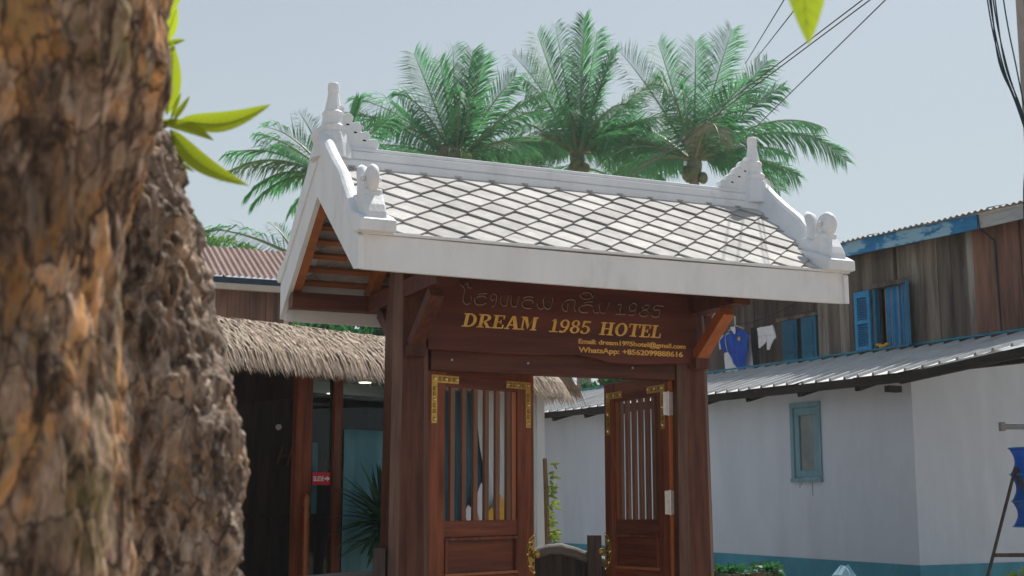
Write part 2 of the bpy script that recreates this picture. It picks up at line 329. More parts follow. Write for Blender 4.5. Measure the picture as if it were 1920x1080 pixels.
# ------------------------------------------------------------------ roofed gate  (local x along the front, y to the back)
GX, GY = 1.79, 0.96
GROT = R(23.5)
GO = Vector((-0.9234, 7.5, 0))
GU = Vector((cos(GROT), sin(GROT), 0)); GV = Vector((-sin(GROT), cos(GROT), 0))
gate = empty('roofed_gateway', GO + GU * GX + GV * GY, GROT)
tag(gate, 'roofed wooden hotel gateway with white gabled roof and grey diamond tiles', 'gateway')
class GB(MB):                 # gate builder: vertices in (u, v, z)
    def build(s, name, m, parent=None, **k):
        s.v = [(a - GX, b - GY, c) for a, b, c in s.v]; return MB.build(s, name, m, parent or gate, **k)
RV = .96; SL = .713; E0 = 2.985; L0, L1 = 0.0, 3.58
zt = lambda v: E0 + SL * (v if v <= RV else 2 * RV - v)
# posts: chamfered, slightly flared to the foot
def post(uc):
    p = GB(); rings = []
    for z, h in ((0, .165), (.5, .150), (1.2, .142), (2.2, .134), (2.62, .128), (3.0, .105), (3.5, .10)):
        c = .055 * h / .135; q = []
        for sx, sy, o in ((-1, -1, 0), (1, -1, 1), (1, 1, 0), (-1, 1, 1)):
            a = (uc + sx * h, .985 + sy * (h - c), z); b = (uc + sx * (h - c), .985 + sy * h, z)
            q += [a, b] if o == 0 else [b, a]
        rings.append([(x + jit(.004), y + jit(.003), zz) for x, y, zz in q])
    k = 8
    p.v = [x for r in rings for x in r]
    for i in range(len(rings) - 1):
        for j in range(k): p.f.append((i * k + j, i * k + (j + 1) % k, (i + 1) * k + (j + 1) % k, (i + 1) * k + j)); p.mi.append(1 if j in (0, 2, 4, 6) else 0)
    p.f.append(tuple(reversed(range(k)))); p.mi.append(0); p.f.append(tuple(range((len(rings) - 1) * k, len(rings) * k))); p.mi.append(0)
    return p.build('post', [M['woodv'], M['skylit_chamfer']], bevel=.006)
PL, PR = .655, 2.856
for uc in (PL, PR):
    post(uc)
    b = GB(); b.box(uc - .07, uc + .07, .22, 1.75, 2.765, 2.885 - (.116 if False else 0)); b.build('cross_beam', M['woodu'], bevel=.006)
    for sgn in (-1, 1):
        b = GB(); a0 = (uc, RV + sgn * .13, 2.42); a1 = (uc, RV + sgn * .60, 2.83)
        b.bar((uc, RV + sgn * .14, 2.44), (uc, RV + sgn * .55, 2.745), .085, .095, up=(1, 0, 0)); b.build('brace', M['orangev' if uc == PR else 'woodv'], bevel=.004)  # right braces orange: warm ground bounce put into the colour
        b = GB(); b.box(uc - .06, uc + .06, RV + sgn * .115 if sgn > 0 else RV - .21, RV + .23 if sgn > 0 else RV - .115, 2.36, 2.44); b.build('brace_foot', M['woodv'], bevel=.006)
        b = GB(); b.bar((uc, RV + sgn * .06, zt(RV - .06) - .13), (uc, RV + sgn * .92, zt(RV - .92) - .13), .11, .07, up=(1, 0, 0)); b.build('rafter', M['orange'], bevel=.004)
    b = GB(); b.box(uc - .16, uc + .16, .80, 1.17, 2.40, 2.47) if False else None
for v in (.20, 1.72):
    b = GB(); b.box(.02, 3.56, v - .06, v + .06, 2.77 if v > 1 else 2.86, 2.885 if v > 1 else 2.96); b.build('eave_beam', M['woodu'], bevel=.006)
for uc in (.068, 3.512):
    for sgn in (-1, 1):
        b = GB(); b.bar((uc, RV + sgn * .03, zt(RV - .03) - .155), (uc, RV + sgn * .90, zt(RV - .90) - .155), .15, .06, up=(1, 0, 0)); b.build('end_rafter', M['orange'], bevel=.004)
b = GB(); b.box(.10, 3.48, RV - .05, RV + .05, 3.38, 3.50); b.build('ridge_beam', M['woodu'], bevel=.006)
# lintel behind the sign
b = GB(); b.box(.80, 2.71, .90, 1.04, 2.285, 2.56); b.build('lintel', M['woodu'], bevel=.006)
for u in (.95, 1.52, 2.35):
    b = GB(); b.sphere((u, .897, 2.36), .009, 8, 4); b.build('bolt', M['steel'])
# purlins under both slopes
for sgn in (-1, 1):
    for k in range(8):
        d = .09 + k * .114
        v = RV + sgn * d; z = zt(v) - .050
        b = GB(); b.bar((.035, v, z), (3.545, v, z), .042, .034, up=(0, -sgn * SL, 1)); b.build('purlin', M['orange'])
# roof tiles, diamond, each its own piece
ca = math.atan(SL)
UW, SH, NT = .2555, .243, .0098
KT = .0118 / (SH / 2)
SLEN = (RV - .075) / cos(ca)
def to_roof(sgn):
    def f(u, s, n):       # s from the eave upward, n off the slope
        v = s * cos(ca) - n * sin(ca); z = E0 + .004 + s * sin(ca) + n * cos(ca)
        return (u, v if sgn < 0 else 2 * RV - v, z)
    return f
def clip(pts, ax, lim, keep_less):
    out = []
    for i in range(len(pts)):
        a, b = pts[i], pts[(i + 1) % len(pts)]
        ia = (a[ax] <= lim) == keep_less; ib = (b[ax] <= lim) == keep_less
        if ia: out.append(a)
        if ia != ib:
            t = (lim - a[ax]) / (b[ax] - a[ax]); out.append((a[0] + (b[0] - a[0]) * t, a[1] + (b[1] - a[1]) * t))
    return out
tiles = 0
for sgn in (-1, 1):
    f = to_roof(sgn); full = None
    U0, U1, S0, S1 = .045, 3.535, .004, SLEN + .03
    for r in range(-1, 11):
        sc_ = S1 - .062 - r * SH / 2
        for c in range(-2, 15):
            uc = .335 + c * UW + (UW / 2 if r % 2 else 0)
            h, w = SH / 2, UW / 2
            dia = [(uc, sc_ - h), (uc + w, sc_), (uc + w, sc_ + .03), (uc, sc_ + h + .03), (uc - w, sc_ + .03), (uc - w, sc_)]
            p = dia
            for ax, lim, kl in ((0, U0, False), (0, U1, True), (1, S0, False), (1, S1, True)):
                p = clip(p, ax, lim, kl)
                if len(p) < 3: break
            if len(p) < 3: continue
            ar = abs(sum(p[i][0] * p[(i + 1) % len(p)][1] - p[(i + 1) % len(p)][0] * p[i][1] for i in range(len(p)))) / 2
            if ar < .0012: continue
            b = GB(); dj = jit(.0022); rt = jit(.010); ju = jit(.0022)
            g_ = .994
            p = [(uc + (a - uc) * cos(rt) - (q - sc_) * sin(rt) + ju, sc_ + (a - uc) * sin(rt) + (q - sc_) * cos(rt)) for a, q in p]
            top = [f(uc + (a - uc) * g_, sc_ + (q - sc_) * g_, -KT * (q - sc_) + .020 + dj) for a, q in p]
            bot = [f(uc + (a - uc) * g_, sc_ + (q - sc_) * g_, -KT * (q - sc_) + .020 + dj - NT) for a, q in p]
            k = len(p); b.v = bot + top; b.f = [tuple(reversed(range(k))), tuple(range(k, 2 * k))] + [(i, (i + 1) % k, k + (i + 1) % k, k + i) for i in range(k)]; b.mi = [0] * len(b.f)
            b.build('roof_tile', M['tile']); tiles += 1
# fascia boards (slightly sagging in the middle)
for y0, y1, zb_ in ((-.012, .02, 2.778), (1.90, 1.932, 2.702)):
    b = GB(); ns = 14
    for i in range(ns):
        u0 = L0 + .03 + (L1 - .06) * i / ns; u1 = L0 + .03 + (L1 - .06) * (i + 1) / ns
        s0 = -.010 * sin(pi * i / ns); s1 = -.010 * sin(pi * (i + 1) / ns)
        b.hexa([(u0, y0, zb_ + s0), (u1, y0, zb_ + s1), (u1, y1, zb_ + s1), (u0, y1, zb_ + s0), (u0, y0, 2.992 + s0), (u1, y0, 2.992 + s1), (u1, y1, 2.992 + s1), (u0, y1, 2.992 + s0)])
    b.build('fascia_board', M['white'])
b = GB(); b.box(.02, 3.60, -.03, .03, 2.9925, 3.008); b.build('eave_strip', M['white'], bevel=.003)
# ridge capping
b = GB()
b.box(.05, 3.53, RV - .095, RV + .095, 3.56, 3.688)
b.box(.05, 3.53, RV - .078, RV + .078, 3.688, 3.752); b.box(.05, 3.53, RV - .060, RV + .060, 3.752, 3.785)
b.build('ridge_cap', M['white'], bevel=.016)
# barge boards + swept caps + scrolls at both gables, front and back
for gl, u0, ud in (('l', 0.0, 1), ('r', 3.58, -1)):
    for sgn in (-1, 1):
        vv = lambda v: v if sgn < 0 else 2 * RV - v
        b = GB(); ns = 10; prv = None
        vs = [-.03 + (RV + .03) * i / ns for i in range(ns + 1)]
        for i in range(ns):
            a, c = vs[i], vs[i + 1]
            lo = lambda v: zt(v) - .245 if sgn > 0 else max(2.776, zt(v) - .245)
            p = [(u0, vv(a), lo(a)), (u0 + ud * .035, vv(a), lo(a)), (u0 + ud * .035, vv(c), lo(c)), (u0, vv(c), lo(c)),
                 (u0, vv(a), zt(a) + .01), (u0 + ud * .035, vv(a), zt(a) + .01), (u0 + ud * .035, vv(c), zt(c) + .01), (u0, vv(c), zt(c) + .01)]
            b.hexa(p)
        b.build('barge_board', M['white'])
        # swept cap: rounded section following the slope
        b = GB(); ns = 18; rings = []
        prof = [(-.012, -.03), (-.012, .45), (-.012, .80), (-.004, .92), (.016, .985), (.036, 1.0), (.056, .97), (.074, .86), (.088, .66), (.104, .42), (.128, .18), (.168, -.03)]
        for i in range(ns + 1):
            v = .03 + (RV - .045) * i / ns
            hgt = .075 + .125 * min(1, max(0, (v - .03) / .42)) ** 1.2 + .05 * max(0, (v - .55) / .4) ** 2
            rings.append([(u0 + ud * a, vv(v), zt(v) + h * hgt) for a, h in prof])
        k = len(prof); b.v = [x for r in rings for x in r]
        for i in range(ns):
            for j in range(k): b.f.append((i * k + j, i * k + (j + 1) % k, (i + 1) * k + (j + 1) % k, (i + 1) * k + j)); b.mi.append(0)
        b.f.append(tuple(reversed(range(k)))); b.mi.append(0); b.f.append(tuple(range(ns * k, ns * k + k))); b.mi.append(0)
        b.build('barge_cap', M['white'], bevel=.003)
        # plinth with a sloping foot
        b = GB(); P3 = lambda a, z, d: (u0 + ud * d, vv(a), z)
        b.prism([(-.10, 2.998), (.0, 2.998), (.20, 3.125), (.26, 3.20), (.10, 3.15), (-.03, 3.105), (-.10, 3.07)], P3, -.014, .215); b.build('barge_plinth', M['white'], bevel=.012)
        # scroll: neck rising from the plinth, curling over towards the ridge, with a small horn behind
        b = GB(); uc = u0 + ud * .10
        bell = [(-.075, 3.06), (-.060, 3.125), (-.035, 3.175), (-.005, 3.215), (.020, 3.25), (.030, 3.29), (.10, 3.29), (.115, 3.262), (.17, 3.25), (.23, 3.285), (.30, 3.285), (.33, 3.24), (.30, 3.16), (.12, 3.08)]
        b.prism(bell, P3, .035, .165); b.build('scroll_base', M['white'], bevel=.014)
        b = GB(); b.sphere((uc, vv(.060), 3.348), .080, 16, 10, (.46, 1.10, 1.02))
        b.tube([(uc, vv(.060 + .070 * cos(2 * pi * i / 22)), 3.348 + .066 * sin(2 * pi * i / 22)) for i in range(23)], .030, 8, cap=False)
        b.sphere((uc - ud * .05, vv(.075), 3.355), .020, 8, 5); b.sphere((uc + ud * .05, vv(.075), 3.355), .020, 8, 5)
        b.build('scroll_ring', M['white'], smooth=True)
        b = GB(); b.tube([(uc, vv(p), z) for p, z in [(.22, 3.24), (.215, 3.31), (.222, 3.38), (.245, 3.44), (.285, 3.474)]], [.056, .044, .044, .043, .022], 12)
        b.build('scroll_horn', M['white'], smooth=True)
    # finial: tiered spire and pierced leaf crest running along the ridge
    sp = GB(); c = (u0 + ud * .095, RV, 0)
    sp.lathe(c, [(.155, 3.68), (.128, 3.79), (.104, 3.86), (.086, 3.885), (.094, 3.895), (.094, 3.918), (.078, 3.93), (.068, 3.99), (.074, 3.998), (.074, 4.016), (.058, 4.03), (.045, 4.10), (.035, 4.165), (.040, 4.172), (.038, 4.222), (.030, 4.228)], 12, sq=False)
    sp.build('spire', M['white'], smooth=False, bevel=.006)
    b = GB(); P4 = lambda a, z, d: (u0 + ud * a, RV + d, z)
    b.prism([(.06, 3.70), (.50, 3.70), (.47, 3.785), (.405, 3.79), (.425, 3.83), (.395, 3.862), (.345, 3.850), (.36, 3.885), (.325, 3.912), (.285, 3.895), (.296, 3.94), (.262, 3.975), (.222, 3.955),
             (.236, 4.0), (.205, 4.03), (.165, 4.01), (.172, 4.055), (.14, 4.075), (.10, 4.05), (.06, 4.05)], P4, -.034, .034)
    b.prism([(.02, 3.76), (-.03, 3.80), (-.055, 3.84), (-.035, 3.885), (-.005, 3.90), (.03, 3.90)], P4, -.04, .04)
    b.build('crest', M['white'], bevel=.010)
    for q in ((.19, 3.94), (.245, 3.89), (.31, 3.84)):
        b = GB(); b.sphere((u0 + ud * q[0], RV - .034, q[1]), .009, 8, 5, (1.5, .5, .7)); b.build('crest_boss', M['carve'])
# hinges on right post
for z in (2.115, 1.395, .70):
    b = GB(); b.box(2.668, 2.688, .905, .912, z - .075, z + .075) if False else None

# ------------------------------------------------------------------ door leaves (local x from hinge to free edge, y = visible face towards -y)
def door_leaf(hinge, ang, width, label, sag=0.0, flip=False):
    d = empty('door', parent=gate)
    d.matrix_parent_inverse = Matrix()
    loc = GO + GU * hinge[0] + GV * hinge[1]
    # world direction of the leaf at heading ang (clockwise from +Y)
    wz = pi / 2 - ang
    d.location = (hinge[0] - GX, hinge[1] - GY, 0); d.rotation_euler = (0, 0, wz - GROT)
    d['label'] = label
    T = .048; ys = (0, T)                        # visible face at y=0 when flip False
    face = -1                                   # outward
    Wd = width
    z0, z1 = .12, 2.335
    def dz(x): return -sag * x
    def bx(b, xa, xb, ya, yb, za, zb):
        b.hexa([(xa, ya, za + dz(xa)), (xb, ya, za + dz(xb)), (xb, yb, za + dz(xb)), (xa, yb, za + dz(xa)), (xa, ya, zb + dz(xa)), (xb, ya, zb + dz(xb)), (xb, yb, zb + dz(xb)), (xa, yb, zb + dz(xa))])
    sw = .15 * Wd / .95 + .005
    ya, yb = (0, T) if not flip else (-T, 0)
    fy = (lambda p0, p1: (-p1, -p0)) if not flip else (lambda p0, p1: (p0, p1))   # proud of the visible face
    for xa, xb in ((0, sw), (Wd - sw, Wd)):
        b = MB(); bx(b, xa, xb, ya, yb, z0, z1); b.build('stile', M['doorwood'], d, bevel=.004)
    for za, zb in ((2.185, z1), (1.165, 1.275), (.74, .90), (z0, .32)):
        b = MB(); bx(b, sw + .001, Wd - sw - .001, ya + .004, yb - .004, za, zb); b.build('rail', M['doorwoodh'], d, bevel=.004)
    # bars
    x0, x1 = sw, Wd - sw; nb = 6
    for i in range(nb):
        x = x0 + (x1 - x0) * (i + .72) / (nb + .44)
        b = MB(); bx(b, x - .020, x + .020, ya + .010, yb - .010, 1.27, 2.19); b.build('bar', M['barwood'], d, bevel=.003)
    b = MB(); bx(b, x1 - .045, x1 - .002, ya + .014, yb - .014, 1.272, 2.188); b.build('inner_batten', M['orangev'], d)
    # panels with raised moulding
    for za, zb in ((.90, 1.165), (.32, .74)):
        b = MB(); bx(b, x0, x1, ya + .016, yb - .016, za, zb); b.build('panel', M['doorwoodh'], d)
        for (pa, pb, qa, qb) in ((x0 + .002, x1 - .002, zb - .024, zb - .002), (x0 + .002, x1 - .002, za + .002, za + .024), (x0 + .002, x0 + .024, za + .025, zb - .025), (x1 - .024, x1 - .002, za + .025, zb - .025)):
            b = MB(); y0_, y1_ = fy(-.016, .007); bx(b, pa, pb, y0_, y1_, qa, qb); b.build('moulding', M['barwood'] if False else M['orangev'] if qb - qa < .03 and qa < za + .01 else M['doorwood'], d, bevel=.004)
    # brass corner plates with key pattern and studs
    for side in (0, 1):
        ln = .25 * min(1, Wd / .95); vt = .33; wd = .052
        ex = .035 if side == 0 else Wd - .035; sg = 1 if side == 0 else -1
        b = MB(); zt_ = 2.262
        for off_, lay, mi, inset in ((.001, .004, 0, 0), ):
            pa, pb = sorted((ex, ex + sg * ln)); y0_, y1_ = fy(.001, .005); bx(b, pa, pb, y0_, y1_, zt_ - wd, zt_)
            pa, pb = sorted((ex, ex + sg * wd)); bx(b, pa, pb, y0_, y1_, zt_ - vt, zt_ - wd)
        b.cur = 1
        y0_, y1_ = fy(.005, .0065)
        def key(cx, cz):
            for (a, c, e, f_) in ((-.014, .014, .008, .013), (-.014, -.009, -.013, .008), (-.014, .008, -.013, -.008), (.003, .008, -.008, .002), (-.003, .003, -.003, .002)):
                bx(b, cx + a, cx + c, y0_, y1_, cz + e, cz + f_)
        for t in (.075, .115, .165, .205): 
            if t < ln - .03: key(ex + sg * t, zt_ - wd / 2)
        for t in (.095, .13, .21, .25): key(ex + sg * wd / 2, zt_ - t)
        b.cur = 2
        for px, pz in ((wd / 2, wd / 2), (ln * .52, wd / 2), (ln - .02, wd / 2), (wd / 2, .17), (wd / 2, vt - .028)):
            b.sphere((ex + sg * px, fy(.006, .006)[0], zt_ - pz + dz(ex)), .0125, 8, 5)
        b.build('corner_plate', [M['brass'], M['brassdk'], M['stud']], d)
    # half-round lock plate with a knob at the free edge
    b = MB(); zc = 1.03; rr = .135
    pts = [(Wd - .002, zc - rr)] + [(Wd - .002 - .62 * rr * sin(pi * i / 14), zc - rr * cos(pi * i / 14)) for i in range(1, 14)] + [(Wd - .002, zc + rr)]
    y0_, y1_ = fy(.001, .006)
    b.prism([(x, z + dz(x)) for x, z in pts], lambda a, z, e: (a, e, z), y0_, y1_)
    pr = [(Wd - .010 - .50 * rr * sin(pi * i / 10), zc - .84 * rr * cos(pi * i / 10)) for i in range(0, 11)]
    yk = fy(.007, .007)[0]
    b.cur = 1
    b.tube([(x, yk, z + dz(x)) for x, z in pr], .0045, 6)
    for i in range(16):
        a = rnd(0, pi); q = rnd(.15, .7); b.sphere((Wd - .012 - .5 * rr * q * sin(a), yk, zc - .85 * rr * q * cos(a) + dz(Wd)), rnd(.005, .010), 6, 4)
    b.cur = 2
    for i in (1, 4, 7, 10, 13): x, z = pts[i]; b.sphere((x + .012, yk, z + dz(x)), .0115, 8, 5)
    b.build('lock_plate', [M['brass'], M['brassdk'], M['stud']], d)
    b = MB(); ykk = fy(.006, .05)
    b.tube([(Wd - .03, fy(.004, .004)[0], zc + dz(Wd)), (Wd - .03, fy(.03, .03)[0], zc + dz(Wd)), (Wd - .03, fy(.05, .05)[0], zc + dz(Wd))], [.012, .013, .026], 10)
    b.sphere((Wd - .03, fy(.058, .058)[0], zc + dz(Wd)), .026, 10, 6); b.build('knob', M['brass'], d, smooth=True)
    return d
door1 = door_leaf((.795, .955), R(45.5), 1.03, 'left leaf of the double door, swung half open')
door2 = door_leaf((2.690, .985), R(-29), .86, 'right leaf of the double door, swung fully open', sag=.018, flip=True)
# orange hinge-side edge board and steel hinges of the right leaf
b = MB(); b.box(-.016, -.001, -.047, -.001, .12, 2.335); b.build('edge_board', M['orangev'], door2, bevel=.002)
for z in (2.115, 1.395, .70):
    b = MB(); b.box(-.021, -.017, -.062, .004, z - .085, z + .085); b.tube([(-.023, .012, z - .09), (-.023, .012, z + .09)], .010, 8); b.box(-.021, -.017, .02, .055, z - .085, z + .085)
    b.build('hinge', M['steel'], door2)
for z in (1.98, 1.33, .6):
    b = MB(); b.tube([(-.012, -.008, z - .07), (-.012, -.008, z + .07)], .010, 8); b.build('hinge', M['steel'], door1)

# ------------------------------------------------------------------ hotel sign
sign = empty('hotel_sign', GO + GU * 1.79 + GV * .83, GROT)
tag(sign, 'dark red wooden hotel sign board with gold lettering and wavy lower edge', 'sign')
class SB(MB):
    def build(s, name, m, **k):
        s.v = [(a - GX, b - .83, c) for a, b, c in s.v]; return MB.build(s, name, m, sign, **k)
b = SB()
low = [(.742, 2.416), (.95, 2.411), (1.13, 2.408), (1.35, 2.407), (1.53, 2.410), (1.72, 2.419), (1.86, 2.424), (1.95, 2.416), (2.03, 2.398), (2.10, 2.383), (2.20, 2.376), (2.36, 2.379), (2.60, 2.392), (2.845, 2.398)]
b.prism(low + [(2.85, 2.93), (.738, 2.93)], lambda a, z, d: (a, d, z), .806, .846)
b.build('board', M['sign'], bevel=.006)
LAO = [[(0.973, 2.875), (0.993, 2.855), (1.005, 2.844), (1.003, 2.816), (0.996, 2.784), (0.996, 2.756), (1.011, 2.738), (1.033, 2.737)], [(0.993, 2.855), (1.005, 2.872), (1.022, 2.885), (1.029, 2.874), (1.034, 2.853), (1.059, 2.852)], [(1.035, 2.74), (1.05, 2.755), (1.057, 2.778), (1.052, 2.794)], [(1.163, 2.785), (1.158, 2.798), (1.133, 2.801), (1.099, 2.792), (1.082, 2.78), (1.084, 2.752), (1.099, 2.739), (1.134, 2.741), (1.163, 2.754)], [(1.104, 2.806), (1.133, 2.818), (1.173, 2.82)], [(1.228, 2.789), (1.21, 2.774), (1.2, 2.787), (1.208, 2.813), (1.228, 2.819), (1.243, 2.808), (1.24, 2.771), (1.228, 2.742), (1.206, 2.727)], [(1.283, 2.815), (1.275, 2.791), (1.275, 2.759), (1.293, 2.741), (1.318, 2.745)], [(1.318, 2.745), (1.326, 2.781), (1.336, 2.819)], [(1.358, 2.82), (1.351, 2.782), (1.356, 2.75), (1.376, 2.739), (1.394, 2.745)], [(1.394, 2.745), (1.404, 2.781), (1.414, 2.814)], [(1.521, 2.773), (1.514, 2.792), (1.485, 2.795), (1.45, 2.788), (1.437, 2.768), (1.442, 2.745), (1.465, 2.735), (1.506, 2.737)], [(1.445, 2.804), (1.48, 2.818), (1.521, 2.814)], [(1.552, 2.775), (1.554, 2.752), (1.572, 2.736), (1.593, 2.742), (1.603, 2.764), (1.598, 2.802), (1.614, 2.826)], [(1.603, 2.759), (1.619, 2.741), (1.645, 2.743), (1.666, 2.777), (1.674, 2.821)], [(1.791, 2.79), (1.784, 2.736), (1.759, 2.735), (1.744, 2.759), (1.75, 2.785), (1.772, 2.806), (1.816, 2.817), (1.847, 2.808), (1.843, 2.771), (1.84, 2.748), (1.852, 2.735)], [(1.985, 2.811), (1.96, 2.812), (1.916, 2.798), (1.897, 2.78)], [(1.985, 2.779), (1.96, 2.789), (1.909, 2.78), (1.878, 2.762), (1.884, 2.739), (1.909, 2.729), (1.946, 2.733)], [(1.973, 2.835), (1.922, 2.827), (1.891, 2.842), (1.897, 2.862), (1.935, 2.876), (1.973, 2.87), (1.986, 2.842), (2.005, 2.872)], [(1.991, 2.757), (1.997, 2.737), (2.022, 2.733), (2.042, 2.754), (2.036, 2.788), (2.055, 2.812)], [(2.048, 2.743), (2.067, 2.732), (2.089, 2.745), (2.109, 2.781), (2.122, 2.816)], [(2.189, 2.803), (2.218, 2.804), (2.208, 2.769), (2.201, 2.734)], [(2.169, 2.733), (2.253, 2.734)], [(2.345, 2.812), (2.319, 2.822), (2.293, 2.806), (2.283, 2.779), (2.298, 2.763), (2.325, 2.77), (2.345, 2.8)], [(2.345, 2.806), (2.331, 2.759), (2.311, 2.734), (2.272, 2.734)], [(2.45, 2.812), (2.41, 2.813), (2.39, 2.791), (2.416, 2.778), (2.439, 2.765), (2.422, 2.735), (2.389, 2.73), (2.366, 2.744), (2.383, 2.768), (2.423, 2.782), (2.45, 2.806)], [(2.569, 2.813), (2.499, 2.815), (2.489, 2.78), (2.528, 2.785), (2.534, 2.762), (2.521, 2.735), (2.481, 2.73), (2.468, 2.743)]]
b = SB(); b2 = SB()
def smooth_line(p, k=4):
    out = []
    for i in range(len(p) - 1):
        q = [p[max(i - 1, 0)], p[i], p[i + 1], p[min(i + 2, len(p) - 1)]]
        for j in range(k):
            t = j / k; out.append(tuple(.5 * (2 * q[1][a] + (q[2][a] - q[0][a]) * t + (2 * q[0][a] - 5 * q[1][a] + 4 * q[2][a] - q[3][a]) * t * t + (3 * q[1][a] - q[0][a] - 3 * q[2][a] + q[3][a]) * t ** 3) for a in (0, 1)))
    return out + [p[-1]]
WORDS = (range(0, 14), range(14, 20), range(20, 26))
for wd_ in WORDS:
    b = SB(); b2 = SB()
    for i in wd_:
        sm = smooth_line(LAO[i])
        b.tube([(a + .004, .806, z + .006) for a, z in sm], .0085, 6, flat=.25 + .004 * (i % 5))
        b2.tube([(a - .002, .8045, z - .003) for a, z in sm], .0034, 5)  # thin pale line: catch light on the groove edge, painted as colour
    b.build('carved_word', M['carve']); b2.build('carving_catch_light', M['lip'])
# slab-serif italic capitals, built from strokes (unit cap height)
def arc(cx, cy, rx, ry, tx, ty, a0, a1, n=14):
    out = []
    for i in range(n):
        a, c = R(a0 + (a1 - a0) * i / n), R(a0 + (a1 - a0) * (i + 1) / n)
        out.append([(cx + rx * cos(a), cy + ry * sin(a)), (cx + rx * cos(c), cy + ry * sin(c)), (cx + (rx - tx) * cos(c), cy + (ry - ty) * sin(c)), (cx + (rx - tx) * cos(a), cy + (ry - ty) * sin(a))])
    return out
def rc(x0, y0, x1, y1): return [[(x0, y0), (x1, y0), (x1, y1), (x0, y1)]]
GL = {
 'D': (.90, rc(.12, .085, .33, .915) + rc(.0, 0, .45, .085) + rc(.0, .915, .45, 1) + arc(.40, .5, .47, .5, .21, .095, -84, 84)),
 'R': (.90, rc(.12, .085, .33, .915) + rc(0, 0, .45, .085) + rc(0, .915, .48, 1) + arc(.44, .735, .36, .265, .2, .085, -90, 84) + [[(.34, .47), (.54, .47), (.80, .085), (.58, .085)]] + rc(.58, 0, .90, .085)),
 'E': (.80, rc(.12, .085, .33, .915) + rc(0, 0, .74, .085) + rc(0, .915, .74, 1) + rc(.33, .46, .52, .54) + rc(.50, .36, .58, .66) + rc(.66, .70, .74, .915) + rc(.67, .085, .76, .30)),
 'A': (.92, [[(.36, 1), (.47, .82), (.20, .085), (.11, .085)], [(.36, 1), (.58, 1), (.86, .085), (.62, .085)]] + rc(.24, .28, .66, .36) + rc(0, 0, .32, .085) + rc(.54, 0, .95, .085)),
 'M': (1.15, rc(.12, .085, .22, .915) + rc(0, .915, .32, 1) + rc(0, 0, .34, .085) + [[(.20, .915), (.40, 1), (.60, .30), (.54, .06)], [(.56, .22), (.62, .40), (.86, 1), (.80, .915)]] + rc(.82, .085, 1.03, .915) + rc(.78, .915, 1.12, 1) + rc(.72, 0, 1.13, .085)),
 'H': (1.06, rc(.12, .085, .33, .915) + rc(0, 0, .45, .085) + rc(0, .915, .45, 1) + rc(.68, .085, .89, .915) + rc(.56, 0, 1.01, .085) + rc(.56, .915, 1.01, 1) + rc(.33, .46, .68, .545)),
 'O': (.94, arc(.45, .5, .45, .515, .21, .09, 0, 360, 28)),
 'T': (.84, rc(.31, .085, .53, .915) + rc(.18, 0, .66, .085) + rc(0, .915, .84, 1) + rc(0, .70, .085, .915) + rc(.755, .70, .84, .915)),
 'L': (.78, rc(.12, .085, .33, .915) + rc(0, 0, .74, .085) + rc(0, .915, .46, 1) + rc(.655, .085, .74, .36)),
 '1': (.68, rc(.26, .085, .46, .90) + rc(.06, 0, .66, .085) + [[(.08, .82), (.26, .86), (.46, 1), (.27, 1)]]),
 '9': (.74, arc(.36, .69, .34, .32, .17, .085, 0, 360, 22) + [[(.54, .62), (.70, .66), (.66, .36), (.50, .40)], [(.50, .40), (.66, .36), (.46, .04), (.34, .12)], [(.34, .12), (.46, .04), (.22, -.01), (.20, .09)]] + rc(.05, 0, .23, .15)),
 '8': (.74, arc(.36, .755, .30, .255, .16, .08, 0, 360, 20) + arc(.36, .27, .35, .28, .18, .085, 0, 360, 20)),
 '5': (.74, rc(.10, .86, .64, 1) + [[(.10, .86), (.24, .86), (.18, .48), (.06, .48)]] + arc(.30, .31, .38, .32, .19, .085, -140, 128, 18) + rc(.02, .05, .18, .22)),
}
layer = 0
def write(txt, u0, u1, z, hgt, shear=.24, y=.806):
    global layer
    b = SB()
    tot = 0; gap = .045
    for ch in txt: tot += (.55 if ch == ' ' else GL[ch][0] + gap)
    sx = (u1 - u0 - shear * hgt) / tot; x = u0
    for ch in txt:
        if ch == ' ': x += .55 * sx; continue
        for pl in GL[ch][1]:
            layer += 1
            b.prism([(x + a * sx + shear * c * hgt, z + c * hgt) for a, c in pl], lambda a, zz, d: (a, d, zz), y - .0035 - .00004 * (layer % 37), y + .002)
        x += (GL[ch][0] + gap) * sx
    b.build('gold_word', M['gold'])
write('DREAM', .982, 1.568, 2.580, .093); write('1985', 1.632, 1.985, 2.576, .093); write('HOTEL', 2.030, 2.562, 2.575, .093)
def split_words(o):
    me = o.data; fs = sorted((min(me.vertices[v].co.x for v in p.vertices), max(me.vertices[v].co.x for v in p.vertices), p.index) for p in me.polygons)
    hi = fs[0][1]; best = (0, 0)
    for a, c, _ in fs:
        if a - hi > best[0]: best = (a - hi, (a + hi) / 2)
        hi = max(hi, c)
    for side in (0, 1):
        bm = bmesh.new(); bm.from_mesh(me)
        bmesh.ops.delete(bm, geom=[v for v in bm.verts if (v.co.x > best[1]) == (side == 0)], context='VERTS')
        m2 = bpy.data.meshes.new(me.name); bm.to_mesh(m2); bm.free(); m2.materials.append(me.materials[0])
        q = link(o.name, m2, o.parent, loc=o.location.copy()); q.rotation_euler = o.rotation_euler
    bpy.data.objects.remove(o)
for nm, body, w_, z, sz in (('gold_small_word', 'Email: dream1985hotel@gmail.com', .875, 2.5065, .046), ('gold_small_word', 'WhatsApp: +8562099888616', .85, 2.4445, .052)):
    split_words(text_mesh(nm, body, sz, M['gold'], sign, (1.869 - GX, -.026, z), ext=.0022, off=.0011, width=w_))

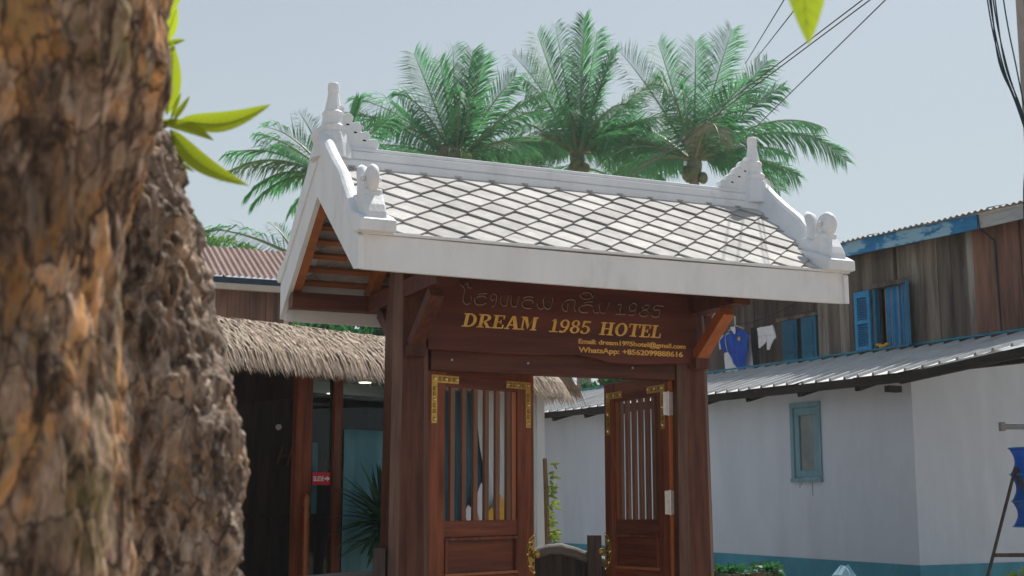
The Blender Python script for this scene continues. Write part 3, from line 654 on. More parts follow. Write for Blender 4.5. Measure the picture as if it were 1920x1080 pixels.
# ------------------------------------------------------------------ thatched lobby (local x along the front, y into the building)
lob = empty('thatched_lobby', (-1.55, 10.5, 0), R(48))
tag(lob, 'low hotel lobby with shaggy thatched eave and dark sliding glass front', 'building')
def lp(name, m, boxes, parent=None, bevel=0.0, **k):
    b = MB()
    for q in boxes: b.box(*q)
    return b.build(name, m, parent or lob, bevel=bevel, **k)
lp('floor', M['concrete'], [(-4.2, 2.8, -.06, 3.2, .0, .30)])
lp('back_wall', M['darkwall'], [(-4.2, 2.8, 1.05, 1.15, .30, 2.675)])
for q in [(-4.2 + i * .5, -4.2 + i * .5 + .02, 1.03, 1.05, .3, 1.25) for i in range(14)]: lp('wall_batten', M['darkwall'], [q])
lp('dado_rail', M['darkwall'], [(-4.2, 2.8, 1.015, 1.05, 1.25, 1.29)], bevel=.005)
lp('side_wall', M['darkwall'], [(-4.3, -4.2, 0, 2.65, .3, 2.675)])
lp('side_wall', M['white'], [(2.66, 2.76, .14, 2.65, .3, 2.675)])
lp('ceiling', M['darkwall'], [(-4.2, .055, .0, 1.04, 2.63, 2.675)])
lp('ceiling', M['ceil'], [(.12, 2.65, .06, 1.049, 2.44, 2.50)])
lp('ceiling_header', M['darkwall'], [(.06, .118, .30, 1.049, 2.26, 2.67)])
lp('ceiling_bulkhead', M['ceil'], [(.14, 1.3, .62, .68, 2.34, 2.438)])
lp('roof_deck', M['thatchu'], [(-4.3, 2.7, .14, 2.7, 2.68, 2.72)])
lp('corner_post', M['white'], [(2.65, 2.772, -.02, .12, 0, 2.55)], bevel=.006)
# sliding door leaf
sd = MB(); sd.box(-.284, -.125, -.03, .03, .31, 2.50); sdo = sd.build('sliding_door', M['doorwood'], lob, bevel=.005)
lp('stile', M['doorwood'], [(.106, .195, -.03, .03, .31, 2.50)], sdo, .005)
lp('rail', M['doorwoodh'], [(-.124, .105, -.028, .028, 2.40, 2.50)], sdo, .004)
lp('rail', M['doorwoodh'], [(-.124, .105, -.028, .028, .31, .47)], sdo, .004)
lp('pane', M['glass'], [(-.1235, .1045, -.004, .004, .472, 2.398)], sdo)
lp('reveal_strip', M['darkwall'], [(.094, .1055, .006, .026, .475, 2.395)], sdo)
lp('blue_strip', M['tealcloth'], [(-.085, -.03, .012, .016, 1.30, 1.87)], sdo)
b = MB(); b.lathe((-.205, -.075, 0), [(.012, .70), (.02, .72), (.024, .80), (.018, .83), (.026, .86), (.018, .90), (.022, .95), (.022, 1.26), (.028, 1.30), (.020, 1.33), (.024, 1.37), (.032, 1.40), (.024, 1.43), (.008, 1.46)], 12)
for z in (.76, 1.38): b.tube([(-.205, -.075, z), (-.205, -.02, z)], .012, 8)
b.build('handle', M['orangev'], sdo, smooth=True)
lp('door_head', M['doorwoodh'], [(-4.2, 2.64, -.045, .045, 2.502, 2.60)], None, .005)
lp('jamb', M['doorwood'], [(1.29, 1.37, -.03, .03, .31, 2.50)], None, .005)
wn = lp('window_frame', M['doorwoodh'], [(.1955, 1.289, -.025, .025, .31, .42)], None, .005)
lp('pane', M['glass'], [(.1955, 1.289, -.004, .004, .421, 2.50)], wn)
wn = lp('window_frame', M['doorwoodh'], [(1.371, 2.648, -.025, .025, .31, .42)], None, .005)
lp('pane', M['glass'], [(1.371, 2.648, .235, .242, .421, 2.46)], wn)
def rot_world(o, p): return o.matrix_world @ Vector(p)
bpy.context.view_layer.update()
LM = lob.matrix_world.copy()
def ltop(name, loc=(0, 0, 0)): return empty(name, LM @ Vector(loc), R(48))
# wavy hangings
def hanging(name, x0f, x1f, z0, z1, y, amp, wl, m, nx=60, nz=14):
    b = MB()
    for j in range(nz + 1):
        z = z0 + (z1 - z0) * j / nz; xa, xb = x0f(z), x1f(z)
        for i in range(nx + 1):
            t = i / nx; x = xa + (xb - xa) * t
            b.v.append((x, y + amp * sin(t * 2 * pi * wl + .6 * sin(z * 3)) + .3 * amp * sin(t * 2 * pi * wl * 2.3 + z), z))
    for j in range(nz):
        for i in range(nx): a = j * (nx + 1) + i; b.f.append((a, a + 1, a + nx + 2, a + nx + 1)); b.mi.append(0)
    o = b.build(name, m, smooth=True); o.matrix_world = LM; s = o.modifiers.new('t', 'SOLIDIFY'); s.thickness = .004; return o
h = hanging('teal_panel', lambda z: .20, lambda z: 1.285, .43, 1.985, -.045, .004, 5, M['tealcloth']); tag(h, 'flat teal panel behind the lobby glass, beside the sliding door', 'panel')
h = hanging('dark_curtain', lambda z: 1.385, lambda z: 2.1, .45, 2.46, .06, .025, 9, M['curtaint']); tag(h, 'dark teal gathered curtain seen through the left door bars', 'curtain')
h = hanging('white_curtain', lambda z: 1.78 + .16 * max(0, (2.40 - z) / .95) + .012 * sin(z * 9), lambda z: 2.64, .45, 2.47, -.02, .018, 8, M['curtain']); tag(h, 'white curtain drawn aside behind the left door bars', 'curtain')
# lotus emblem on the glass
lo = ltop('lotus_emblem', (1.93, -.05, 1.14)); tag(lo, 'white and golden lotus flower emblem low on the lobby glass', 'emblem')
def petal(cx, w, h_, lean, m, y):
    b = MB(); pts = []
    for i in range(9):
        t = i / 8; pts.append((cx - w * sin(pi * min(1, t * .62 + .38 * t * t)) * (1 - t * .15) + lean * t, h_ * t))
    for i in range(8, -1, -1):
        t = i / 8; pts.append((cx + w * sin(pi * min(1, t * .62 + .38 * t * t)) * (1 - t * .15) + lean * t, h_ * t))
    pts = [p for k, p in enumerate(pts) if k == 0 or (abs(p[0] - pts[k - 1][0]) + abs(p[1] - pts[k - 1][1])) > 1e-5]
    b.prism(pts, lambda a, z, d: (a, y + d, z), -.002, .002); return b.build('petal', m, lo)
for k, q in enumerate([(-.20, .07, .22, -.06, M['lilac']), (.22, .07, .22, .06, M['yellow']), (-.09, .085, .30, -.03, M['yellow']), (.12, .085, .34, .01, M['yellow']), (-.10, .075, .42, -.01, M['lilac']), (.06, .05, .28, .05, M['lilac']), (.02, .07, .20, .0, M['yellow'])]):
    petal(*q, -.005 * k)
# SLIDE sticker
st = ltop('slide_sticker', (-.026, -.034, 1.58)); tag(st, 'small red sticker reading SLIDE with a white arrow', 'sticker')
lpb = MB(); lpb.box(-.092, .092, -.002, .002, -.052, .050); lpb.build('backing', M['red'], st)
text_mesh('lettering', 'SLIDE', .055, M['printw'], st, (-.084, -.0035, -.02), ext=.001, off=.0012, width=.108)
b = MB(); b.prism([(.032, -.008), (.058, -.008), (.058, -.022), (.088, .0), (.058, .022), (.058, .008), (.032, .008)], lambda a, z, d: (a, d, z), -.0045, -.0025); b.build('arrow', M['printw'], st)
# gold lettering on the inner wall
il = ltop('wall_lettering', (.72, 1.012, 1.77)); tag(il, 'dim gold script lettering on the dark inner wall of the lobby', 'lettering')
text_mesh('letter', 'H', .24, M['dimgold'], il, (-.40, 0, -.06), shear=.35, ext=.004)
text_mesh('letter', 'L', .24, M['dimgold'], il, (.14, 0, -.06), shear=.35, ext=.004)
text_mesh('letter', 'E', .22, M['dimgold'], il, (.25, 0, -.06), shear=.35, ext=.004)
text_mesh('letter', 'Y', .22, M['dimgold'], il, (.37, 0, -.06), shear=.35, ext=.004)
for z in (-.12, -.19):
    b = MB()
    for i in range(7): b.box(.10 + i * .05, .135 + i * .05, -.003, .003, z, z + .028)
    b.build('small_line', M['dimgold'], il)
# lamps
for nm, lab, x, y, z, r_ in (('ceiling_light', 'round lit ceiling light just below the thatch, beside the gate post', .72, .30, 2.432, .055), ('ceiling_light', 'tiny lit spotlight behind the top of the sliding door', .50, .52, 2.335, .020)):
    o = ltop(nm, (x, y, z)); tag(o, lab, 'ceiling light')
    b = MB(); b.lathe((0, 0, -.012), [(r_, 0), (r_ * .95, .01)], 16); b.build('lens', M['lamp'], o)
    b = MB(); b.lathe((0, 0, -.006), [(r_ * 1.25, 0), (r_ * 1.3, .008)], 16); b.build('rim', M['steel'], o)
o = ltop('hanging_bulb', (.16, .78, 2.03)); tag(o, 'small pale hanging bulb in the dark open doorway', 'bulb')
b = MB(); b.sphere((0, 0, 0), .028, 10, 6); b.build('globe', M['printw'], o, smooth=True)
b = MB(); b.tube([(0, 0, .025), (0, 0, .68)], .005, 6); b.lathe((0, 0, .022), [(.014, 0), (.014, .04)], 8); b.build('cord', M['wire'], o)
# thatch: many strands on a curved underlay
def thatch_pt(x, t, lift=0.0):      # t 0 top .. 1 lower lip
    y = .12 - .62 * t; z = 2.775 - .10 * t - .325 * t ** 2.1
    return Vector((x, y - lift * .6, z + lift))
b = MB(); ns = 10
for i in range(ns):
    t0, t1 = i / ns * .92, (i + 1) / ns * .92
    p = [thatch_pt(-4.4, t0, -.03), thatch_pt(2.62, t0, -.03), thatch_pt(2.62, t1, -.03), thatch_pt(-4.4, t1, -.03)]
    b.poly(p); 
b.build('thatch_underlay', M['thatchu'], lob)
b = MB(); rs = random.Random(3)
def strand(p0, p1, p2, w, side):
    n = len(b.v); sd = side * w
    b.v += [tuple(p0 - sd), tuple(p0 + sd), tuple(p1 + sd), tuple(p1 - sd), tuple(p2)]
    b.f += [(n, n + 1, n + 2, n + 3), (n + 3, n + 2, n + 4)]; b.mi += [0, 0]
SIDE = Vector((1, 0, 0))
for k in range(19000):
    x = rs.uniform(-2.4, 2.75) if k % 8 else rs.uniform(-4.4, -2.4)
    t0 = rs.random() ** .8 * .72; ln = rs.uniform(.25, .5)
    t1 = min(1.03 + rs.gauss(0, .022), t0 + ln); tm = (t0 + t1) / 2
    lf = .012 + .035 * rs.random() ** 1.5; dx = rs.gauss(.012, .03)
    xx = max(0, x - 2.35)                 # hip: the end swings round the corner
    def P(xq, t, l_):
        q = thatch_pt(xq, t, l_)
        if xq > 2.35: e = (xq - 2.35) / .4; q.y += .30 * e * e * (1 - .1 * t); q.x = 2.35 + (xq - 2.35) * (1 + .35 * t)
        return q
    strand(P(x, t0, lf), P(x + dx * .4, tm, lf + .012), P(x + dx, t1, lf * .4 + rs.uniform(-.02, .02)), rs.uniform(.0035, .0085), (SIDE + Vector((0, rs.uniform(-.35, .35), rs.uniform(-.15, .15)))).normalized())
b.build('thatch', M['thatch'], lob, kind='stuff')
# side eave returning along the right end
b = MB()
def P2(yq, t, l_): return Vector((2.72 + .45 * t + .4 * l_, yq, 2.77 - .12 * t - .31 * t ** 2 + l_))
for k in range(2600):
    y = rs.uniform(-.15, 1.9); t0 = rs.random() ** .8 * .7; t1 = min(1.02 + rs.uniform(-.06, .05), t0 + rs.uniform(.3, .5)); lf = .03 * rs.random()
    dy = rs.gauss(0, .05)
    strand(P2(y, t0, lf), P2(y + dy * .5, (t0 + t1) / 2, lf + .01), P2(y + dy, t1, rs.uniform(-.02, .02)), rs.uniform(.004, .009), Vector((0, 1, 0)))
b.build('side_thatch', M['thatch'], lob, kind='stuff')

# ------------------------------------------------------------------ potted yucca and foil by the glass
yu = ltop('potted_yucca', (.33, -.42, .0)); tag(yu, 'dark spiky yucca plant in a pot before the lobby glass', 'plant')
b = MB(); b.lathe((0, 0, 0), [(.15, 0), (.19, .30), (.21, .34), (.21, .38), (.18, .38)], 16); b.build('pot', M['pot'], yu)
b = MB(); b.tube([(0, 0, .36), (.01, 0, .75), (0, .01, 1.22)], [.05, .045, .04], 8); b.build('stem', M['twig'], yu)
def blade(d, L, w, droop, name, m, parent, base):
    d = Vector(d).normalized(); sd = d.cross(Vector((0, 0, 1))); sd = sd.normalized() if sd.length > .05 else Vector((1, 0, 0))
    b = MB(); n = 6; p = Vector(base); dd = d.copy(); up = sd.cross(d)
    for i in range(n + 1):
        t = i / n; ww = w * (1 - t ** 2.2) * (.55 + .9 * min(t * 3, .5)) + .0008
        b.v += [tuple(p - sd * ww), tuple(p - up * ww * .35), tuple(p + sd * ww)]
        p = p + dd * L / n; dd = (dd + Vector((0, 0, -droop / n))).normalized()
    for i in range(n):
        a = i * 3; b.f += [(a, a + 1, a + 4, a + 3), (a + 1, a + 2, a + 5, a + 4)]; b.mi += [0, 0]
    return b.build(name, m, parent)
ry = random.Random(5)
for k in range(150):
    az = ry.uniform(0, 2 * pi); el = R(ry.uniform(-25, 85)); L = ry.uniform(.36, .56)
    blade((cos(az) * cos(el), sin(az) * cos(el), sin(el)), L, .040, ry.uniform(.1, .8), 'leaf', M['yucca'], yu, (ry.uniform(-.02, .02), ry.uniform(-.02, .02), 1.22 + ry.uniform(-.1, .06)))
fo = ltop('foil_windmill', (.21, -.62, 0)); tag(fo, 'shiny blue foil windmill flower below the yucca leaves', 'ornament')
for k in range(9):
    a = k * 2 * pi / 9
    b = MB(); c = Vector((0, 0, 1.03)); e1 = Vector((cos(a), .25, sin(a))); e2 = Vector((cos(a + .8), -.35, sin(a + .8)))
    b.poly([c, c + e1 * .085, c + (e1 + e2) * .05, c + e2 * .05]); b.build('vane', M['foil'], fo)
b = MB(); b.tube([(0, .02, 0), (0, .01, 1.03)], .005, 6); b.build('stick', M['twig'], fo)

# ------------------------------------------------------------------ rustic fences
def fence(name, label, pts, posts, group, h0=.0, plank_h=None):
    f = empty(name, (pts[0][0], pts[0][1], 0)); tag(f, label, 'fence', group); o = Vector((pts[0][0], pts[0][1], 0))
    b = MB(); sm = []
    for i in range(len(pts) - 1):
        for j in range(4): t = j / 4; sm.append(Vector(pts[i]).lerp(Vector(pts[i + 1]), t))
    sm.append(Vector(pts[-1]))
    b.tube([p - o + Vector((0, 0, -.045 + .0015 * sin(i * 1.7))) for i, p in enumerate(sm)], [.06 + .002 * sin(i * .9) for i in range(len(sm))], 10, flat=.75); b.build('log_rail', M['oldrail'], f, smooth=True)
    L = (sm[-1] - sm[0]).length; k = int(L / .085)
    for i in range(k):
        t = (i + .5) / k * (len(sm) - 1); a = int(t); p = sm[a].lerp(sm[min(a + 1, len(sm) - 1)], t - a) - o
        dr = (sm[-1] - sm[0]).normalized(); w = .040 + jit(.004)
        q = MB(); q.bar((p.x, p.y + .02 + jit(.006), .05), (p.x, p.y + .02 + jit(.006), p.z - .07), w * 2 * .96, .022, up=(0, 1, 0)); q.build('plank', M['oldplank'], f)
    for x, y, z, w in posts:
        q = MB(); q.box(x - w - o.x, x + w - o.x, y - .045 - o.y, y + .045 - o.y, 0, z); q.build('fence_post', M['oldplank'], f, bevel=.006)
fence('rustic_fence', 'dark rustic plank fence with grey log rail seen through the open doors', [(-.35, 10.50, .98), (.0, 10.55, .99), (.195, 10.6, 1.022), (.30, 10.6, 1.057), (.40, 10.6, 1.063), (.52, 10.6, 1.03), (.63, 10.6, .985), (.80, 10.62, .945), (1.1, 10.65, .95), (1.5, 10.7, .96)], [(.665, 10.545, 1.130, .056)], 'rustic fences')
fence('rustic_fence', 'rustic fence with pale log rail and short post left of the gate', [(-2.2, 8.6, .87), (-1.8, 8.6, .905), (-1.35, 8.6, .926), (-1.19, 8.6, .945), (-1.05, 8.6, .956), (-.93, 8.6, .955), (-.86, 8.6, .95)], [(-.865, 8.545, 1.105, .040)], 'rustic fences')

# ------------------------------------------------------------------ climbing plant by the lobby corner post
vi = empty('climbing_plant', (.335, 12.2, 0)); tag(vi, 'thin climbing plant with yellow green leaves on a brown stake', 'plant')
b = MB(); b.tube([(.0, 0, 0), (.0, 0, .9), (-.01, 0, 1.35), (-.025, 0, 1.79)], [.027, .026, .024, .02], 8); b.build('stake', M['bamboo'], vi)
def leaf_mesh(name, base, tip, w, m, parent, normal=(0, -1, 0), fold=.25, bend=0.0, n=8, skew=0.0, rib=False):
    base = Vector(base); tip = Vector(tip); ax = tip - base; L = ax.length; d = ax.normalized(); nn = Vector(normal)
    sd = d.cross(nn).normalized(); nn = sd.cross(d).normalized()
    b = MB()
    for i in range(n + 1):
        t = i / n; ww = w * (sin(pi * t ** .8) ** .85 if 0 < t < 1 else 0) + .0006
        c = base + ax * t + nn * bend * L * (t * t) + sd * skew * L * sin(pi * t)
        b.v += [tuple(c - sd * ww + nn * fold * ww), tuple(c), tuple(c + sd * ww + nn * fold * ww)]
    for i in range(n): a = i * 3; b.f += [(a, a + 1, a + 4, a + 3), (a + 1, a + 2, a + 5, a + 4)]; b.mi += [0, 0]
    if rib:
        b.cur = 1; mid = [Vector(b.v[i * 3 + 1]) for i in range(n + 1)]
        b.tube([p - nn * .0004 for p in mid], [.0014 * (1 - .8 * i / n) for i in range(n + 1)], 5)
        for i in range(1, n - 1):
            for k in (0, 2):
                q = Vector(b.v[min(i + 1, n) * 3 + k]); b.tube([mid[i], mid[i].lerp(q, .92) ], [.0005, .0002], 4, cap=False)
        return b.build(name, [m, M['leafrib']], parent, smooth=True)
    return b.build(name, m, parent, smooth=True)
rv = random.Random(8)
for k in range(60):
    z = rv.choice([1.06, 1.09, 1.12, 1.2, 1.28, 1.36, 1.45, 1.52, 1.60, 1.66, 1.74]) + rv.uniform(-.03, .03)
    x = rv.uniform(.0, .06); dx = rv.uniform(.02, .10) * (1 if rv.random() < .85 else -.6); dz = rv.uniform(-.06, .035)
    leaf_mesh('leaf', (x, rv.uniform(-.05, .02), z), (x + dx, rv.uniform(-.10, .02), z + dz), rv.uniform(.010, .019), M['vineleaf'], vi, (rv.uniform(-.4, .4), -1, rv.uniform(0, .8)), n=4)

# ------------------------------------------------------------------ right side: white house + old wooden house behind (local x to the right, y into the house)
WR = R(-61.5); KP = Vector((3.7435, 12.0, 0))
WMAT = Matrix.Translation(KP) @ Matrix.Rotation(WR, 4, 'Z')
wh = empty('white_house', KP, WR); tag(wh, 'single storey white walled house with turquoise base and tin roof', 'house')
def wp(name, m, boxes, parent=None, bevel=0.0, **k):
    b = MB()
    for q in boxes: b.box(*q)
    return b.build(name, m, parent or wh, bevel=bevel, **k)
# walls in local x = -s, with the window opening left free
wx0, wx1, wz0, wz1 = -1.705, -1.245, 1.580, 2.395
wp('wall', M['wall'], [(-9, wx0, 0, .15, 0, 2.56), (wx1, -.0, 0, .15, 0, 2.56), (wx0 + .0005, wx1 - .0005, 0, .15, 0, wz0), (wx0 + .0005, wx1 - .0005, 0, .15, wz1, 2.56)])
b = MB(); b.prism([(.1505, 0), (4.5, 0), (4.5, 2.86), (.985, 2.86), (.1505, 2.62)], lambda a, z, d: (d, a, z), -.1495, 0.0); b.build('side_wall', M['wall'], wh)
wp('dado', M['teal'], [(-9, .012, -.012, -.001, 0, .81)])
wp('dado', M['teal'], [(.001, .012, -.0005, 4.5, 0, .81)])
wf = wp('window', M['bluewin'], [(wx0, wx1, -.02, .05, wz1 - .05, wz1), (wx0, wx1, -.035, .05, wz0, wz0 + .04), (wx0, wx0 + .05, -.018, .05, wz0 + .04, wz1 - .05), (wx1 - .05, wx1, -.018, .05, wz0 + .04, wz1 - .05)])
wp('sash', M['bluewin'], [(wx0 + .052, wx1 - .052, -.005, .03, wz1 - .13, wz1 - .052), (wx0 + .052, wx1 - .052, -.005, .03, wz0 + .042, wz0 + .12), (wx0 + .052, wx0 + .125, -.005, .03, wz0 + .121, wz1 - .131), (wx1 - .115, wx1 - .052, -.005, .03, wz0 + .121, wz1 - .131)], wf, .004)
wp('pane', M['dimpane'], [(wx0 + .12, wx1 - .11, .010, .016, wz0 + .115, wz1 - .125)], wf)
for x, l_ in ((-1.60, .06), (-1.41, .14), (-1.57, .03)): wp('stain', M['blacksteel'], [(x, x + .006, -.0022, -.0008, wz0 - l_, wz0)])
# tin roof: ribbed sheet from the eave (y=-.35) up to the wooden wall (y=1.0)
EZ, TZ = 2.545, 2.955
def rise(x): return .085 * max(0, x - .2)
def sheet(x0, x1, y0, z0, y1, z1, pitch, amp, name, m, parent, tw=False):
    b = MB(); X = []
    if tw:
        q = math.floor(x0 / pitch) * pitch
        while q < x1 + pitch:
            for e, a in ((0, 0), (.22, .04), (.41, 0), (.455, 1), (.545, 1), (.59, 0), (.80, .04)):
                if x0 <= q + e * pitch <= x1: X.append((q + e * pitch, a * amp))
            q += pitch
    else:
        n_ = int((x1 - x0) / pitch * 6); X = [(x0 + (x1 - x0) * i / n_, amp * (.5 + .5 * cos(2 * pi * (x0 + (x1 - x0) * i / n_) / pitch))) for i in range(n_ + 1)]
    nx = len(X) - 1
    for x, a in X:
        w_ = rise(x) if tw else 0
        for y, z in ((y0, z0 + w_), (y1, z1 + w_ * .35)): b.v.append((x, y, z + a))
        for y, z in ((y0, z0 + w_), (y1, z1 + w_ * .35)): b.v.append((x, y, z + a - .004))
    for i in range(nx):
        a = i * 4; b.f += [(a, a + 4, a + 5, a + 1), (a + 2, a + 3, a + 7, a + 6), (a, a + 2, a + 6, a + 4), (a + 1, a + 5, a + 7, a + 3)]; b.mi += [0] * 4
    return b.build(name, m, parent)
xs = -9.2; k = 0
while xs < 2.4:
    x1_ = xs + .80; lift = .004 * (k % 2)
    # the right hand sheets sit a little higher, as the verge climbs
    sheet(xs, x1_ + .02, -.37 - jit(.02), EZ + lift, .99, TZ + lift, .20, .028, 'roof_sheet', M['zinc'], wh, tw=True); xs = x1_; k += 1
xs = -9.1
while xs < 2.2:
    l_ = rnd(1.2, 2.4); dz = jit(.010)
    if xs < .2 < xs + l_: l_ = .2 - xs
    dp = rnd(.062, .088)
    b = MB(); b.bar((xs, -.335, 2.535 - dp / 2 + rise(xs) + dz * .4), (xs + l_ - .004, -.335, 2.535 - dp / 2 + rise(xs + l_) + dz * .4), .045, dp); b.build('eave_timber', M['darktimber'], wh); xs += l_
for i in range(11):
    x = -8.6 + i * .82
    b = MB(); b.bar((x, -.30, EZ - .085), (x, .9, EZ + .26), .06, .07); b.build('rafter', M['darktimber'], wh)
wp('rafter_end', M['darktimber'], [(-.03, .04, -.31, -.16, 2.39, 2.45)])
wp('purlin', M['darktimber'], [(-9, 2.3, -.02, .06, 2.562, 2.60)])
# ------------------------------------------------------------------ wooden house
hw = empty('wooden_house', WMAT @ Vector((0, 1.0, 0)), WR); tag(hw, 'old two storey wooden house of weathered planks with blue shutters', 'house')
HB = Vector((0, 1.0, 0))
def hp(name, m, boxes, parent=None, bevel=0.0, **k):
    b = MB()
    for q in boxes: b.box(q[0], q[1], q[2] - 1.0, q[3] - 1.0, q[4], q[5])
    return b.build(name, m, parent or hw, bevel=bevel, **k)
# main plank wall, off = 1.0
ox0, ox1, oz0, oz1 = -1.45, -.965, 2.99, 3.66
x = -2.335; rp_ = random.Random(4)
while x < 2.0:
    wdt = rp_.uniform(.145, .235); x1_ = min(x + wdt, 2.0)
    red = x > -.07
    if not red and x1_ > -.05: x1_ = -.05
    th = rp_.uniform(-.007, .007)
    m_ = M['plankr'] if red else M['plank']
    zlo = 2.70 if x < -.06 else 2.955
    segs = [(zlo, 4.06)]
    if x1_ > ox0 and x < ox1:
        if x < ox0 - .02: x1_ = ox0
        elif x1_ > ox1 + .02 and x < ox1: x1_ = ox1
        if x >= ox0 - .02: segs = [(zlo, oz0), (oz1, 4.06)]
    for za, zb in segs: hp('plank', m_, [(x + .002, x1_ - .002, 1.0 + th - (.02 if red else 0), 1.024 + th, za, zb)])
    x = x1_
hp('wall_core', M['plankd'], [(-2.33, ox0, 1.05, 1.12, 2.5, 4.1), (ox1, -.16, 1.05, 1.12, 2.5, 4.1), (-.159, 0.0, 1.05, 1.12, 2.90, 4.1), (0.001, 2.0, 1.05, 1.12, 2.956, 4.1), (ox0, ox1, 1.05, 1.12, 2.5, oz0), (ox0, ox1, 1.05, 1.12, oz1, 4.1)])
hp('return_wall', M['plank'], [(-2.336, -2.31, 1.03, 2.0, 2.5, 4.1)])
hp('cover_strip', M['plank'], [(-1.165, -1.115, .975, .992, 3.70, 4.06)], bevel=.003)
hp('lintel', M['cream'] if False else M['plank'], [(-1.47, -.94, .955, .99, 3.655, 3.705)], bevel=.004)
hp('trim_pipe', M['teal'], [(-9, 2.0, .955, .985, 2.985, 3.005)])
# recessed wall, off = 1.9
RY = 1.9; x = -5.75
while x < -2.34:
    wdt = rp_.uniform(.16, .24); x1_ = min(x + wdt, -2.34); th = rp_.uniform(-.006, .006)
    hp('plank', M['plankd'], [(x + .002, x1_ - .002, RY + th, RY + .024 + th, 2.75, 4.1)]); x = x1_
hp('wall_core', M['plankd'], [(-5.75, -2.34, RY + .05, RY + .1, 2.5, 4.1)])
hp('porch_ceiling', M['plankd'], [(-5.75, -2.34, .95, RY - .01, 4.102, 4.13)])
hp('porch_post', M['fasciagrey'], [(-4.62, -4.56, .99, 1.05, 2.6, 4.1)], bevel=.004)
hp('door_lintel', M['plank'], [(-4.10, -3.30, RY - .04, RY - .012, 3.665, 3.71)], bevel=.004)
for xa, xb in ((-3.98, -3.70), (-3.62, -3.345)):
    dd = hp('door', M['bluedoor'], [(xa, xb, RY - .035, RY - .008, 2.80, 3.66)], bevel=.004)
    hp('door_panel', M['bluedoor'], [(xa + .05, xb - .05, RY - .042, RY - .036, 3.30, 3.60)], dd, .002); hp('door_panel', M['bluedoor'], [(xa + .05, xb - .05, RY - .042, RY - .036, 2.9, 3.22)], dd, .002)
hp('door_gap', M['blackcloth'], [(-3.699, -3.621, RY - .02, RY - .009, 2.80, 3.66)])
# shuttered window
fr = hp('window_frame', M['bluedoor'], [(ox0, ox0 + .03, .99, 1.05, oz0, oz1), (ox1 - .03, ox1, .99, 1.05, oz0, oz1)])
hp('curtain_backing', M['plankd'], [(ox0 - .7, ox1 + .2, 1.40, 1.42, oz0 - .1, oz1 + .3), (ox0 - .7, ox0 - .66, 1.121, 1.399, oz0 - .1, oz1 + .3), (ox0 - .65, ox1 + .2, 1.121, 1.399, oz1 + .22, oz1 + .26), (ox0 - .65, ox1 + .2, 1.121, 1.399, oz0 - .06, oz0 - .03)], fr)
sh = hp('shutter', M['shutter'], [(-1.71, -1.665, .955, .985, 2.985, 3.65), (-1.515, -1.472, .955, .985, 2.985, 3.65), (-1.664, -1.516, .955, .985, 3.58, 3.65), (-1.664, -1.516, .955, .985, 3.29, 3.335), (-1.664, -1.516, .955, .985, 2.985, 3.05)], bevel=.003)
for z0_, z1_ in ((3.06, 3.285), (3.345, 3.575)):
    kk = 9
    for i in range(kk):
        z = z0_ + (z1_ - z0_) * (i + .5) / kk
        b = MB(); b.hexa([(-1.664, -.043, z - .012), (-1.516, -.043, z - .012), (-1.516, -.02, z + .004), (-1.664, -.02, z + .004), (-1.664, -.043, z - .007), (-1.516, -.043, z - .007), (-1.516, -.02, z + .009), (-1.664, -.02, z + .009)]); b.build('slat', M['shutter'], sh)
b = MB(); b.box(0, .028, -.24, -.0, 2.985, 3.665); o = b.build('shutter', M['bluedoor'], hw, bevel=.003); o.location = (-.985, 0, 0); o.rotation_euler = (0, 0, R(46))
# curtain inside the window
b = MB(); nx = 50
for z in (oz0 + .002, oz1 - .004):
    for i in range(nx + 1): t = i / nx; b.v.append((ox0 + .12 + t * .355, .045 + .018 * sin(t * 2 * pi * 5), z))
for i in range(nx): b.f.append((i, i + 1, nx + 2 + i, nx + 1 + i)); b.mi.append(0)
cu = b.build('blue_curtain', M['shutter'], smooth=True); cu.matrix_world = WMAT @ Matrix.Translation(HB); tag(cu, 'blue striped curtain inside the shuttered upstairs window', 'curtain')
for t in (.08, .3, .62, .86):
    q = MB(); x = ox0 + .12 + t * .355; q.box(x - .004, x + .004, .022, .025, oz0 + .01, oz1 - .01); q.build('stripe', M['lip'], cu)
# fascia and roof
b = MB(); b.hexa([(-1.99, -.22, 4.035), (.20, -.22, 4.005), (.20, -.19, 4.005), (-1.99, -.19, 4.035), (-1.99, -.22, 4.185), (.20, -.22, 4.150), (.20, -.19, 4.150), (-1.99, -.19, 4.185)]); b.build('blue_fascia', M['peel'], hw)
b = MB(); b.box(.205, 2.2, -.215, -.19, 4.005, 4.135); b.build('grey_fascia', M['fasciagrey'], hw)
xs = -2.04
while xs < 2.2:
    sheet(xs, xs + .82, -.27, 4.175 - (xs + 2) * .012, 2.4, 4.78, .076, .022, 'roof_sheet', M['redroof'] if False else M['fasciagrey'], hw); xs += .80
hp('soffit', M['plankd'], [(-2.33, 2.0, .815, 1.0, 4.061, 4.09)])
b = MB(); b.tube([(.215, -.226, 4.14), (.235, -.23, 4.0), (.24, -.04, 3.9), (.245, -.035, 3.4), (.25, -.03, 3.0)], .008, 6); b.build('downpipe', M['bluecable'], hw)
# small yellow bundle on the sill
b = MB()
for k in range(8): b.sphere((-1.38 + .02 * k + jit(.01), -.035 + jit(.01), 3.03 + jit(.012)), rnd(.014, .026), 6, 4)
o = b.build('sill_bundle', M['yellow']); o.matrix_world = WMAT @ Matrix.Translation(HB); tag(o, 'small yellow bundle on the sill of the shuttered window', 'bundle')

